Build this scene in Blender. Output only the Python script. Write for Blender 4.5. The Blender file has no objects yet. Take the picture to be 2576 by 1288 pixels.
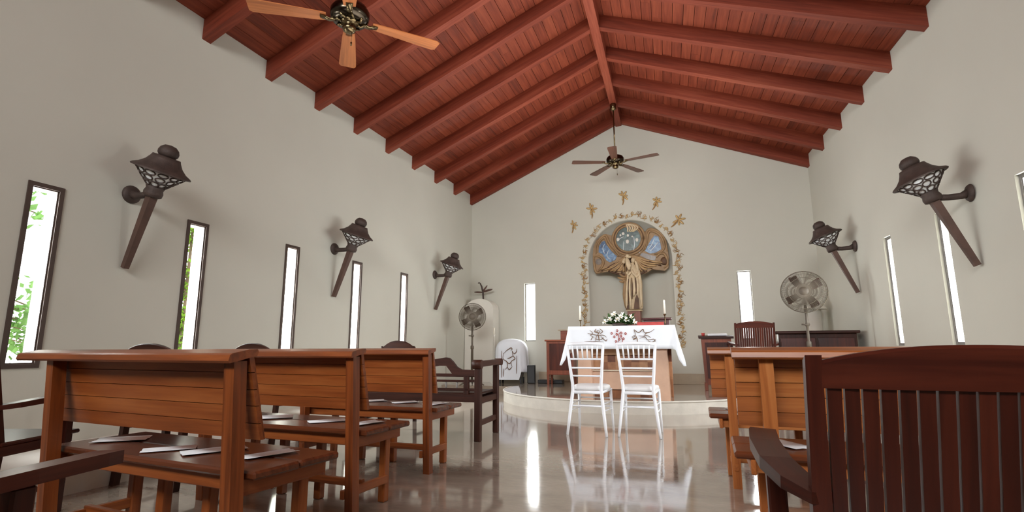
import bpy, bmesh, math, random
from mathutils import Vector, Matrix, Euler
random.seed(11)
SC = bpy.context.scene
COL = SC.collection
PI = math.pi
R_ = math.radians

# ------------------------------------------------------------------ helpers
class MB:
    """collects shapes into one mesh; stores wood-grain coordinates per vertex"""
    def __init__(s):
        s.bm = bmesh.new()
        s.g = s.bm.verts.layers.float_vector.new('grain')
    def _v(s, co, g):
        v = s.bm.verts.new(co); v[s.g] = g; return v
    def _f(s, vs, smooth=False, mi=0):
        try:
            f = s.bm.faces.new(vs); f.smooth = smooth; f.material_index = mi; return f
        except ValueError:
            return None
    def box(s, c, d, rot=None, ch=0.004, mi=0, axis=None):
        cx, cy, cz = c; h = [d[0]/2, d[1]/2, d[2]/2]
        ch = min(ch, min(h)*0.6)
        M = Matrix.Translation(c)
        if rot is not None:
            M = M @ (rot.to_4x4() if isinstance(rot, Matrix) else Euler(rot).to_matrix().to_4x4())
        ax = axis if axis is not None else max(range(3), key=lambda i: d[i])
        oth = [i for i in range(3) if i != ax]
        off = Vector((random.uniform(0, 40), random.uniform(0, 40), random.uniform(0, 40)))
        V = {}
        for sx in (-1, 1):
            for sy in (-1, 1):
                for sz in (-1, 1):
                    sg = (sx, sy, sz)
                    for a in range(3):
                        p = [sg[i]*(h[i] if i == a else h[i]-ch) for i in range(3)]
                        g = Vector((p[ax], p[oth[0]], p[oth[1]])) + off
                        V[sg, a] = s._v(M @ Vector(p), g)
        for a in range(3):
            b, c2 = [i for i in range(3) if i != a]
            for sa in (-1, 1):
                q = []
                for sb, sc in ((-1, -1), (1, -1), (1, 1), (-1, 1)):
                    sg = [0, 0, 0]; sg[a] = sa; sg[b] = sb; sg[c2] = sc
                    q.append(V[tuple(sg), a])
                s._f(q, False, mi)
            for sb in (-1, 1):
                for sc in (-1, 1):
                    q = []
                    for sa, k in ((-1, b), (1, b), (1, c2), (-1, c2)):
                        sg = [0, 0, 0]; sg[a] = sa; sg[b] = sb; sg[c2] = sc
                        q.append(V[tuple(sg), k])
                    s._f(q, False, mi)
        for sx in (-1, 1):
            for sy in (-1, 1):
                for sz in (-1, 1):
                    s._f([V[(sx, sy, sz), a] for a in range(3)], False, mi)
        return s
    def hexa(s, P, along=0, mi=0):
        """8 corners: bottom 4 (ring) then top 4; along = 0 grain follows P0->P1, 1 follows P0->P3, 2 follows P0->P4"""
        P = [Vector(p) for p in P]
        e = [(P[1]-P[0]), (P[3]-P[0]), (P[4]-P[0])]
        L = [v.length for v in e]
        o = [i for i in range(3) if i != along]
        off = Vector((random.uniform(0, 40), random.uniform(0, 40), random.uniform(0, 40)))
        uv = [(0,0,0),(1,0,0),(1,1,0),(0,1,0),(0,0,1),(1,0,1),(1,1,1),(0,1,1)]
        vs = []
        for p, w in zip(P, uv):
            g = Vector((w[along]*L[along], w[o[0]]*L[o[0]], w[o[1]]*L[o[1]])) + off
            vs.append(s._v(p, g))
        for q in ((0,3,2,1),(4,5,6,7),(0,1,5,4),(1,2,6,5),(2,3,7,6),(3,0,4,7)):
            s._f([vs[i] for i in q], False, mi)
        return s
    def tube(s, pts, rad, n=8, mi=0, flat=None, smooth=True, cap=True):
        """swept tube; rad number or list; flat=(a,b) ellipse scale (side, up)"""
        pts = [Vector(p) for p in pts]
        if not isinstance(rad, (list, tuple)): rad = [rad]*len(pts)
        off = Vector((random.uniform(0, 40), random.uniform(0, 40), random.uniform(0, 40)))
        rings = []; dist = 0
        up0 = None
        for i, p in enumerate(pts):
            a = pts[max(0, i-1)]; b = pts[min(len(pts)-1, i+1)]
            t = (b-a).normalized()
            if up0 is None:
                up0 = Vector((0, 0, 1)) if abs(t.z) < 0.9 else Vector((0, 1, 0))
            side = t.cross(up0)
            if side.length < 1e-5: side = t.orthogonal()
            side.normalize(); up = side.cross(t).normalized(); up0 = up
            if i: dist += (p-pts[i-1]).length
            fa, fb = flat if flat else (1, 1)
            ring = []
            for k in range(n):
                an = 2*PI*(k+0.5)/n
                w = side*math.cos(an)*rad[i]*fa + up*math.sin(an)*rad[i]*fb
                ring.append(s._v(p+w, off+Vector((dist, math.cos(an)*rad[i]*fa, math.sin(an)*rad[i]*fb))))
            rings.append(ring)
        for i in range(len(rings)-1):
            for k in range(n):
                s._f([rings[i][k], rings[i][(k+1) % n], rings[i+1][(k+1) % n], rings[i+1][k]], smooth and n > 4, mi)
        if cap:
            s._f(list(reversed(rings[0])), False, mi); s._f(rings[-1], False, mi)
        return s
    def lathe(s, prof, n=24, M=None, mi=0, smooth=True):
        M = M or Matrix.Identity(4)
        rings = []
        for r, z in prof:
            if r < 1e-6:
                v = s._v(M @ Vector((0, 0, z)), Vector((z, 0, 0))); rings.append([v]*n)
            else:
                rings.append([s._v(M @ Vector((r*math.cos(2*PI*k/n), r*math.sin(2*PI*k/n), z)),
                             Vector((z, r*math.cos(2*PI*k/n), r*math.sin(2*PI*k/n)))) for k in range(n)])
        for i in range(len(rings)-1):
            for k in range(n):
                q = [rings[i][k], rings[i][(k+1) % n], rings[i+1][(k+1) % n], rings[i+1][k]]
                u = []
                for v in q:
                    if v not in u: u.append(v)
                if len(u) > 2: s._f(u, smooth, mi)
        if prof[0][0] > 1e-6: s._f(list(reversed(rings[0])), False, mi)
        if prof[-1][0] > 1e-6: s._f(rings[-1], False, mi)
        return s
    def prism(s, poly, t0, t1, M=None, mi=0, along=0, smooth=False):
        """polygon in local x,z extruded along local y from t0 to t1"""
        M = M or Matrix.Identity(4)
        off = Vector((random.uniform(0, 40), random.uniform(0, 40), random.uniform(0, 40)))
        def gg(x, y, z): return off + (Vector((x, y, z)) if along == 0 else Vector((z, x, y)))
        a = [s._v(M @ Vector((x, t0, z)), gg(x, t0, z)) for x, z in poly]
        b = [s._v(M @ Vector((x, t1, z)), gg(x, t1, z)) for x, z in poly]
        s._f(a, False, mi); s._f(list(reversed(b)), False, mi)
        n = len(poly)
        for i in range(n):
            s._f([a[i], b[i], b[(i+1) % n], a[(i+1) % n]], smooth, mi)
        return s
    def blob(s, c, r, M=None, mi=0, seg=12, rings=8):
        base = len(s.bm.verts)
        M2 = Matrix.Translation(c) @ (M or Matrix.Identity(4)) @ Matrix.Diagonal((*r, 1)) if not isinstance(r, (int, float)) else Matrix.Translation(c) @ Matrix.Scale(r, 4)
        prof = [(math.sin(PI*i/rings), -math.cos(PI*i/rings)) for i in range(rings+1)]
        prof[0] = (0, -1); prof[-1] = (0, 1)
        return s.lathe(prof, seg, M2, mi)
    def build(s, name, mats, parent=None, loc=None, recalc=True):
        if recalc: bmesh.ops.recalc_face_normals(s.bm, faces=s.bm.faces)
        me = bpy.data.meshes.new(name); s.bm.to_mesh(me); s.bm.free()
        for m in (mats if isinstance(mats, (list, tuple)) else [mats]): me.materials.append(m)
        o = bpy.data.objects.new(name, me); COL.objects.link(o)
        if parent is not None: o.parent = parent
        if loc is not None: o.location = loc
        return o

def tag(o, label=None, cat=None, group=None, kind=None):
    if label: o['label'] = label
    if cat: o['category'] = cat
    if group: o['group'] = group
    if kind: o['kind'] = kind
    return o
def thing(name, label, cat, loc=(0, 0, 0), rz=0, group=None):
    o = bpy.data.objects.new(name, None); COL.objects.link(o)
    o.location = loc; o.rotation_euler = (0, 0, rz); o.empty_display_size = 0.1
    return tag(o, label, cat, group)
def copy_tree(o, parent=None):
    c = o.copy(); COL.objects.link(c)
    if parent is not None: c.parent = parent
    for ch in [k for k in o.children]:
        copy_tree(ch, c)
    return c
def dup(o, loc, rz, label, group=None, scale=None):
    c = copy_tree(o); c.location = loc; c.rotation_euler = (0, 0, rz); c['label'] = label
    if group: c['group'] = group
    if scale: c.scale = scale
    return c

# ------------------------------------------------------------------ materials
def srgb(r, g, b):
    f = lambda c: (c/255/12.92) if c/255 <= 0.04045 else ((c/255+0.055)/1.055)**2.4
    return (f(r), f(g), f(b), 1)
def newmat(name):
    m = bpy.data.materials.new(name); m.use_nodes = True
    nt = m.node_tree; b = nt.nodes['Principled BSDF']
    return m, nt, b
def N(nt, t, **kw):
    n = nt.nodes.new(t)
    for k, v in kw.items():
        if k in n.inputs: n.inputs[k].default_value = v
        else: setattr(n, k, v)
    return n
def ramp(nt, fac, stops):
    r = nt.nodes.new('ShaderNodeValToRGB')
    e = r.color_ramp.elements
    while len(e) < len(stops): e.new(0.5)
    for el, (p, c) in zip(e, stops): el.position = p; el.color = c
    nt.links.new(fac, r.inputs['Fac']); return r
def plain(name, col, rough=0.5, metal=0, coat=0, var=0.08, scale=8, bump=0.0, spec=0.5):
    m, nt, b = newmat(name)
    tc = N(nt, 'ShaderNodeTexCoord'); no = N(nt, 'ShaderNodeTexNoise', Scale=scale, Detail=4)
    nt.links.new(tc.outputs['Object'], no.inputs['Vector'])
    c0 = tuple(x*(1-var) for x in col[:3])+(1,); c1 = tuple(min(1, x*(1+var)) for x in col[:3])+(1,)
    r = ramp(nt, no.outputs['Fac'], [(0.3, c0), (0.7, c1)])
    nt.links.new(r.outputs['Color'], b.inputs['Base Color'])
    b.inputs['Roughness'].default_value = rough; b.inputs['Metallic'].default_value = metal
    b.inputs['Coat Weight'].default_value = coat; b.inputs['Specular IOR Level'].default_value = spec
    if bump:
        n2 = N(nt, 'ShaderNodeTexNoise', Scale=scale*6, Detail=5)
        nt.links.new(tc.outputs['Object'], n2.inputs['Vector'])
        bp = N(nt, 'ShaderNodeBump', Strength=bump, Distance=0.01)
        nt.links.new(n2.outputs['Fac'], bp.inputs['Height']); nt.links.new(bp.outputs['Normal'], b.inputs['Normal'])
    return m
def wood(name, dark, mid, light, rough=0.35, coat=0.2, fine=28, spec=0.5):
    m, nt, b = newmat(name)
    at = N(nt, 'ShaderNodeAttribute', attribute_name='grain')
    mp = N(nt, 'ShaderNodeMapping'); mp.inputs['Scale'].default_value = (1.6, fine, fine)
    nt.links.new(at.outputs['Vector'], mp.inputs['Vector'])
    n1 = N(nt, 'ShaderNodeTexNoise', Scale=1.0, Detail=6, Roughness=0.6, Distortion=0.5)
    nt.links.new(mp.outputs['Vector'], n1.inputs['Vector'])
    mp2 = N(nt, 'ShaderNodeMapping'); mp2.inputs['Scale'].default_value = (0.5, 2.2, 2.2)
    nt.links.new(at.outputs['Vector'], mp2.inputs['Vector'])
    n2 = N(nt, 'ShaderNodeTexNoise', Scale=1.0, Detail=2)
    nt.links.new(mp2.outputs['Vector'], n2.inputs['Vector'])
    mx = N(nt, 'ShaderNodeMath', operation='MULTIPLY_ADD'); mx.inputs[1].default_value = 0.55
    nt.links.new(n1.outputs['Fac'], mx.inputs[0])
    m3 = N(nt, 'ShaderNodeMath', operation='MULTIPLY'); m3.inputs[1].default_value = 0.45
    nt.links.new(n2.outputs['Fac'], m3.inputs[0]); nt.links.new(m3.outputs[0], mx.inputs[2])
    r = ramp(nt, mx.outputs[0], [(0.34, dark), (0.5, mid), (0.66, light)])
    nt.links.new(r.outputs['Color'], b.inputs['Base Color'])
    b.inputs['Roughness'].default_value = rough; b.inputs['Coat Weight'].default_value = coat
    b.inputs['Coat Roughness'].default_value = 0.2; b.inputs['Specular IOR Level'].default_value = spec
    bp = N(nt, 'ShaderNodeBump', Strength=0.12, Distance=0.002)
    nt.links.new(n1.outputs['Fac'], bp.inputs['Height']); nt.links.new(bp.outputs['Normal'], b.inputs['Normal'])
    return m
def emis(name, col, st):
    m, nt, b = newmat(name)
    b.inputs['Emission Color'].default_value = col; b.inputs['Emission Strength'].default_value = st
    b.inputs['Base Color'].default_value = col
    return m

M = {}
M['plaster'] = plain('plaster', srgb(201, 199, 187), 0.85, var=0.02, scale=1.2, bump=0.03, spec=0.2)
M['white_plaster'] = plain('white_plaster', srgb(222, 218, 208), 0.8, var=0.03, scale=3, bump=0.05, spec=0.2)
M['pew'] = wood('pew_wood', srgb(94, 44, 18), srgb(138, 71, 31), srgb(164, 94, 46), 0.34, 0.0, spec=0.4)
M['pew_light'] = wood('golden_pew_wood', srgb(122, 64, 28), srgb(166, 97, 48), srgb(190, 124, 70), 0.34, 0.0, spec=0.4)
M['pew_dark'] = wood('pew_seat_wood', srgb(70, 34, 18), srgb(104, 54, 30), srgb(126, 72, 42), 0.26, 0.1)
M['mahog'] = wood('mahogany', srgb(36, 11, 6), srgb(62, 22, 12), srgb(86, 36, 21), 0.34, 0.0, spec=0.4)
M['walnut'] = wood('dark_walnut', srgb(36, 17, 11), srgb(56, 28, 19), srgb(74, 40, 28), 0.5, 0.0, spec=0.25)
M['roof'] = wood('roof_board_wood', srgb(88, 36, 21), srgb(118, 51, 31), srgb(138, 67, 43), 0.6, 0.0, spec=0.3)
M['rafter'] = wood('rafter_wood', srgb(98, 40, 25), srgb(124, 54, 35), srgb(144, 72, 50), 0.6, 0.0, spec=0.3)
M['red_wood'] = wood('red_cabinet_wood', srgb(90, 40, 22), srgb(122, 58, 34), srgb(142, 74, 44), 0.4, 0.05)
M['blade'] = wood('fan_blade_wood', srgb(140, 78, 40), srgb(176, 104, 56), srgb(196, 126, 74), 0.4, 0.1)
M['blade_dark'] = wood('fan_blade_dark_wood', srgb(64, 36, 26), srgb(92, 54, 40), srgb(110, 66, 48), 0.4, 0.1)
M['iron'] = plain('rusty_iron', srgb(70, 56, 50), 0.65, 0.2, var=0.25, scale=14, bump=0.2)
M['iron_pole'] = plain('iron_pole', srgb(86, 62, 52), 0.6, 0.1, var=0.2, scale=10, bump=0.1)
M['lampglass'] = plain('milky_glass', srgb(236, 240, 242), 0.3, var=0.06, scale=20)
M['brass'] = plain('aged_brass', srgb(120, 104, 76), 0.22, 1.0, var=0.3, scale=9)
M['gunmetal'] = plain('dark_bronze', srgb(70, 62, 52), 0.2, 1.0, var=0.3, scale=9)
M['gold'] = plain('gilt', srgb(186, 154, 102), 0.4, 0.15, var=0.3, scale=30)
M['gold_dark'] = plain('gilt_edge', srgb(150, 112, 62), 0.5, 0.1, var=0.3, scale=30)
M['carved'] = plain('carved_wood_gilt', srgb(150, 120, 84), 0.55, 0.0, var=0.22, scale=7, bump=0.15)
M['carved_light'] = plain('carved_pale_wood', srgb(212, 192, 158), 0.6, 0.0, var=0.15, scale=9, bump=0.15)
M['carved_mid'] = plain('carved_highlight_wood', srgb(176, 144, 102), 0.55, 0.0, var=0.2, scale=7, bump=0.15)  # lighter tone paints highlights onto the drapery folds
M['carved_dark'] = plain('carved_shadow_wood', srgb(88, 60, 38), 0.6, 0.0, var=0.3, scale=9, bump=0.3)  # dark tone paints shade into folds and grooves; also the dark mouldings
M['chair_white'] = plain('white_lacquer', srgb(246, 249, 255), 0.25, coat=0.3, var=0.01)
M['cushion'] = plain('white_vinyl', srgb(236, 236, 236), 0.4, var=0.02)
M['linen'] = plain('white_linen', srgb(230, 235, 242), 0.85, var=0.015, scale=5, bump=0.04)
M['thread'] = plain('brown_thread', srgb(112, 82, 58), 0.8, var=0.2)
M['thread_red'] = plain('red_thread', srgb(158, 66, 58), 0.8, var=0.2)
M['paper'] = plain('paper', srgb(226, 228, 230), 0.7, var=0.02)
M['black'] = plain('black_plastic', srgb(24, 24, 27), 0.45, var=0.1)
M['wax'] = plain('candle_wax', srgb(240, 234, 218), 0.5, var=0.02)
M['leaf'] = plain('leaf_green', srgb(70, 100, 52), 0.45, var=0.4, scale=12)
M['petal'] = plain('lily_petal', srgb(244, 244, 238), 0.5, var=0.02)
M['stamen'] = plain('lily_stamen', srgb(200, 170, 70), 0.5)
M['red_cloth'] = plain('red_cover', srgb(176, 58, 54), 0.55, var=0.15, scale=20)
M['maroon'] = plain('maroon_lid', srgb(72, 26, 24), 0.35, var=0.15)
M['fan_grey'] = plain('fan_grey', srgb(92, 82, 70), 0.5, 0.1, var=0.1)
M['fan_wire'] = plain('fan_wire', srgb(98, 88, 74), 0.5, 0.2, var=0.1)
M['winframe'] = plain('brown_window_frame', srgb(72, 56, 48), 0.5, var=0.15)
M['greyframe'] = plain('grey_window_frame', srgb(128, 124, 120), 0.45, 0.2, var=0.1)
M['marble_pink'] = plain('pink_marble', srgb(200, 164, 140), 0.35, var=0.12, scale=4, coat=0.2)
M['marble_tan'] = plain('tan_marble', srgb(184, 150, 118), 0.35, var=0.2, scale=5, coat=0.2)
M['marble_cream'] = plain('cream_marble', srgb(206, 192, 172), 0.4, var=0.08, scale=5)
M['stone'] = plain('travertine', srgb(196, 190, 180), 0.5, var=0.1, scale=6, bump=0.1)
M['stone_base'] = plain('travertine_skirting', srgb(176, 160, 138), 0.45, var=0.1, scale=4)

# marquetry marble on the altar back: vertical strips of different browns
def strip_marble():
    m, nt, b = newmat('brown_strip_marble')
    tc = N(nt, 'ShaderNodeTexCoord'); sp = N(nt, 'ShaderNodeSeparateXYZ')
    nt.links.new(tc.outputs['Object'], sp.inputs[0])
    mu = N(nt, 'ShaderNodeMath', operation='MULTIPLY'); mu.inputs[1].default_value = 9
    nt.links.new(sp.outputs['X'], mu.inputs[0])
    fl = N(nt, 'ShaderNodeMath', operation='FLOOR'); nt.links.new(mu.outputs[0], fl.inputs[0])
    mz = N(nt, 'ShaderNodeMath', operation='MULTIPLY'); mz.inputs[1].default_value = 4; nt.links.new(sp.outputs['Z'], mz.inputs[0])
    fz = N(nt, 'ShaderNodeMath', operation='FLOOR'); nt.links.new(mz.outputs[0], fz.inputs[0])
    cb = N(nt, 'ShaderNodeCombineXYZ'); nt.links.new(fl.outputs[0], cb.inputs[0]); nt.links.new(fz.outputs[0], cb.inputs[1])
    wn = N(nt, 'ShaderNodeTexWhiteNoise'); nt.links.new(cb.outputs[0], wn.inputs['Vector'])
    r = ramp(nt, wn.outputs['Value'], [(0.0, srgb(98, 56, 38)), (0.45, srgb(140, 92, 62)), (1.0, srgb(184, 140, 104))])
    no = N(nt, 'ShaderNodeTexNoise', Scale=14, Detail=5); nt.links.new(tc.outputs['Object'], no.inputs['Vector'])
    mx = N(nt, 'ShaderNodeMixRGB', blend_type='OVERLAY'); mx.inputs[0].default_value = 0.5
    nt.links.new(r.outputs[0], mx.inputs[1]); nt.links.new(no.outputs['Fac'], mx.inputs[2])
    nt.links.new(mx.outputs[0], b.inputs['Base Color']); b.inputs['Roughness'].default_value = 0.3
    return m
M['marble_strip'] = strip_marble()

def floor_mat():
    m, nt, b = newmat('polished_terrazzo')
    tc = N(nt, 'ShaderNodeTexCoord')
    mp = N(nt, 'ShaderNodeMapping'); mp.inputs['Scale'].default_value = (1.0, 2.2, 1)
    nt.links.new(tc.outputs['Object'], mp.inputs['Vector'])
    n1 = N(nt, 'ShaderNodeTexNoise', Scale=1.3, Detail=8, Roughness=0.65, Distortion=0.6); nt.links.new(mp.outputs[0], n1.inputs['Vector'])
    n2 = N(nt, 'ShaderNodeTexNoise', Scale=14, Detail=6, Roughness=0.7); nt.links.new(mp.outputs[0], n2.inputs['Vector'])
    r1 = ramp(nt, n1.outputs['Fac'], [(0.3, srgb(142, 128, 114)), (0.5, srgb(158, 144, 129)), (0.72, srgb(174, 160, 146))])
    r2 = ramp(nt, n2.outputs['Fac'], [(0.35, (0.38, 0.38, 0.38, 1)), (0.65, (0.6, 0.6, 0.6, 1))])
    mx = N(nt, 'ShaderNodeMixRGB', blend_type='OVERLAY'); mx.inputs[0].default_value = 0.3
    nt.links.new(r1.outputs[0], mx.inputs[1]); nt.links.new(r2.outputs[0], mx.inputs[2])
    nt.links.new(mx.outputs[0], b.inputs['Base Color'])
    rr = ramp(nt, n2.outputs['Fac'], [(0.3, (0.04, 0.04, 0.04, 1)), (0.7, (0.10, 0.10, 0.10, 1))])
    nt.links.new(rr.outputs[0], b.inputs['Roughness'])
    b.inputs['Specular IOR Level'].default_value = 0.7; b.inputs['Coat Weight'].default_value = 0.5; b.inputs['Coat Roughness'].default_value = 0.07
    mp3 = N(nt, 'ShaderNodeMapping'); mp3.inputs['Scale'].default_value = (3, 3, 1); nt.links.new(tc.outputs['Object'], mp3.inputs['Vector'])
    n3 = N(nt, 'ShaderNodeTexNoise', Scale=2.0, Detail=3); nt.links.new(mp3.outputs[0], n3.inputs['Vector'])
    bp = N(nt, 'ShaderNodeBump', Strength=0.02, Distance=0.02); nt.links.new(n3.outputs['Fac'], bp.inputs['Height'])
    nt.links.new(bp.outputs['Normal'], b.inputs['Normal'])
    return m
M['floor'] = floor_mat()

def glass_mat():
    m, nt, b = newmat('clear_window_glass')
    tr = N(nt, 'ShaderNodeBsdfTransparent'); gl = N(nt, 'ShaderNodeBsdfGlossy'); gl.inputs['Roughness'].default_value = 0.02
    lw = N(nt, 'ShaderNodeLayerWeight', Blend=0.12); fr = N(nt, 'ShaderNodeMath', operation='MULTIPLY'); fr.inputs[1].default_value = 0.35; nt.links.new(lw.outputs['Facing'], fr.inputs[0]); mx = N(nt, 'ShaderNodeMixShader')
    no = N(nt, 'ShaderNodeTexNoise', Scale=1.5); r = ramp(nt, no.outputs['Fac'], [(0, (0.95, 0.97, 0.96, 1)), (1, (1, 1, 1, 1))])
    nt.links.new(r.outputs[0], tr.inputs['Color'])
    nt.links.new(fr.outputs[0], mx.inputs[0]); nt.links.new(tr.outputs[0], mx.inputs[1]); nt.links.new(gl.outputs[0], mx.inputs[2])
    nt.links.new(mx.outputs[0], nt.nodes['Material Output'].inputs['Surface'])
    return m
M['glass'] = glass_mat()

def stained(name, c0, c1, c2, sc):
    m, nt, b = newmat(name)
    tc = N(nt, 'ShaderNodeTexCoord')
    n1 = N(nt, 'ShaderNodeTexNoise', Scale=sc, Detail=3, Distortion=2.5); nt.links.new(tc.outputs['Object'], n1.inputs['Vector'])
    r = ramp(nt, n1.outputs['Fac'], [(0.3, c0), (0.5, c1), (0.68, c2)])
    nt.links.new(r.outputs[0], b.inputs['Base Color']); b.inputs['Roughness'].default_value = 0.3
    return m
M['blue_glass'] = stained('blue_painted_panel', srgb(24, 44, 78), srgb(46, 92, 138), srgb(112, 150, 180), 7)
M['teal_glass'] = stained('teal_painted_panel', srgb(32, 48, 44), srgb(56, 78, 72), srgb(88, 114, 110), 6)
M['wash_glass'] = stained('brown_painted_panel', srgb(70, 54, 42), srgb(94, 76, 60), srgb(112, 94, 76), 6)
def leaf_out(name, c):
    m, nt, b = newmat(name)
    tc = N(nt, 'ShaderNodeTexCoord'); no = N(nt, 'ShaderNodeTexNoise', Scale=6); nt.links.new(tc.outputs['Object'], no.inputs['Vector'])
    r = ramp(nt, no.outputs['Fac'], [(0.3, tuple(x*0.6 for x in c[:3])+(1,)), (0.7, c)])
    df = N(nt, 'ShaderNodeBsdfDiffuse'); tl = N(nt, 'ShaderNodeBsdfTranslucent'); mx = N(nt, 'ShaderNodeMixShader'); mx.inputs[0].default_value = 0.45
    nt.links.new(r.outputs[0], df.inputs['Color']); nt.links.new(r.outputs[0], tl.inputs['Color'])
    nt.links.new(df.outputs[0], mx.inputs[1]); nt.links.new(tl.outputs[0], mx.inputs[2])
    nt.links.new(mx.outputs[0], nt.nodes['Material Output'].inputs['Surface'])
    return m
M['leaf_out'] = leaf_out('sunlit_leaf', srgb(132, 176, 104))
M['leaf_lime'] = leaf_out('sunlit_lime_leaf', srgb(128, 168, 60))
M['bark'] = plain('bark', srgb(110, 92, 76), 0.9, var=0.2)

# ------------------------------------------------------------------ room plan (metres; camera stands at x=0,y=0)
D = 10.8475          # altar wall
Y0 = -3.2            # wall behind the camera
def L(y): return -5.2611 + 0.0317*(D-y)
def Rr(y): return 1.7762 + 0.1105*(D-y)
def G(y): return -1.7397 + 0.0797*(D-y)
ZE = 4.2; RH = 0.235             # underside of rafter at the wall, rafter height
ZR = 5.645                       # underside of rafters at the ridge
LW_OUT = 0.14

# floor
mb = MB(); mb.hexa([(L(Y0)-.3, Y0-.3, -.12), (Rr(Y0)+.4, Y0-.3, -.12), (Rr(D)+.4, D+.9, -.12), (L(D)-.3, D+.9, -.12),
                    (L(Y0)-.3, Y0-.3, 0), (Rr(Y0)+.4, Y0-.3, 0), (Rr(D)+.4, D+.9, 0), (L(D)-.3, D+.9, 0)])
tag(mb.build('floor', M['floor']), 'polished tan terrazzo floor of the chapel', 'floor', kind='structure')

# side walls with slit window openings
LWIN = [(2.31+1.375*i, 2.51+1.372*i) for i in range(5)]
LZ0, LZ1 = 0.76, 2.16
RWIN = [(8.03-1.31*i-0.22, 8.03-1.31*i) for i in range(4)]
RZ0, RZ1 = 0.88, 2.27
def side_wall(name, fx, sgn, wins, z0, z1, thick, label):
    mb = MB()
    ys = [Y0] + [v for w in sorted(wins) for v in w] + [D]
    def seg(ya, yb, za, zb):
        mb.hexa([(fx(ya), ya, za), (fx(yb), yb, za), (fx(yb)+sgn*thick, yb, za), (fx(ya)+sgn*thick, ya, za),
                 (fx(ya), ya, zb), (fx(yb), yb, zb), (fx(yb)+sgn*thick, yb, zb), (fx(ya)+sgn*thick, ya, zb)])
    for i in range(0, len(ys)-1):
        if i % 2 == 0: seg(ys[i], ys[i+1], 0, 4.55)
        else: seg(ys[i], ys[i+1], 0, z0); seg(ys[i], ys[i+1], z1, 4.55)
    bmesh.ops.remove_doubles(mb.bm, verts=mb.bm.verts, dist=1e-4)
    tag(mb.build(name, M['plaster']), label, 'wall', kind='structure')
side_wall('wall_left', L, -1, LWIN, LZ0, LZ1, 0.17, 'long pale plaster wall with five slit windows and three torch lamps')
side_wall('wall_right', Rr, 1, RWIN, RZ0, RZ1, 0.18, 'long pale plaster wall at the right with slit windows')

# windows: left, brown frames flush with the room
def ring_frame(mb, P, y0, y1, z0, z1, w, d0, d1):
    """P(y,off,z); frame of width w between offsets d0..d1"""
    def bx(ya, yb, za, zb, al):
        mb.hexa([P(ya, d0, za), P(yb, d0, za), P(yb, d1, za), P(ya, d1, za), P(ya, d0, zb), P(yb, d0, zb), P(yb, d1, zb), P(ya, d1, zb)], al)
    bx(y0, y0+w, z0, z1, 2); bx(y1-w, y1, z0, z1, 2); bx(y0+w, y1-w, z0, z0+w, 0); bx(y0+w, y1-w, z1-w, z1, 0)
wn = 0
ordinal = ['nearest the camera', 'second from the camera', 'third from the camera', 'fourth from the camera', 'fifth and farthest from the camera']
for i, (a, b) in enumerate(LWIN):
    wn += 1
    P = lambda y, o, z: (L(y)-o, y, z)
    mb = MB(); ring_frame(mb, P, a-.022, b+.032, LZ0-.03, LZ1+.03, 0.034, -.012, 0.004)
    ring_frame(mb, P, a+.002, b-.002, LZ0+.002, LZ1-.002, 0.010, 0.004, 0.022)
    o = tag(mb.build('window_%d' % wn, M['winframe']), 'tall brown framed slit window in the left wall, ' + ordinal[i], 'window', kind='structure')
    mb = MB(); mb.hexa([P(a, .012, LZ0), P(b, .012, LZ0), P(b, .015, LZ0), P(a, .015, LZ0), P(a, .012, LZ1), P(b, .012, LZ1), P(b, .015, LZ1), P(a, .015, LZ1)])
    mb.build('pane', M['glass'], o)
rord = ['nearest the altar wall', 'behind the pole of the large right torch lamp', 'at the right end, nearest the camera']
for i, (a, b) in enumerate(RWIN):
    wn += 1
    P = lambda y, o, z: (Rr(y)+o, y, z)
    mb = MB(); ring_frame(mb, P, a, b, RZ0, RZ1, 0.022, 0.026, 0.046)
    ring_frame(mb, P, a+.022, b-.022, RZ0+.022, RZ1-.022, 0.012, 0.032, 0.042)
    o = tag(mb.build('window_%d' % wn, [M['greyframe']]), 'deep white slit window in the right wall, ' + rord[min(i, 2)], 'window', kind='structure')
    mb = MB(); mb.hexa([P(a, .036, RZ0), P(b, .036, RZ0), P(b, .039, RZ0), P(a, .039, RZ0), P(a, .036, RZ1), P(b, .036, RZ1), P(b, .039, RZ1), P(a, .039, RZ1)])
    mb.build('pane', M['glass'], o)

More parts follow.
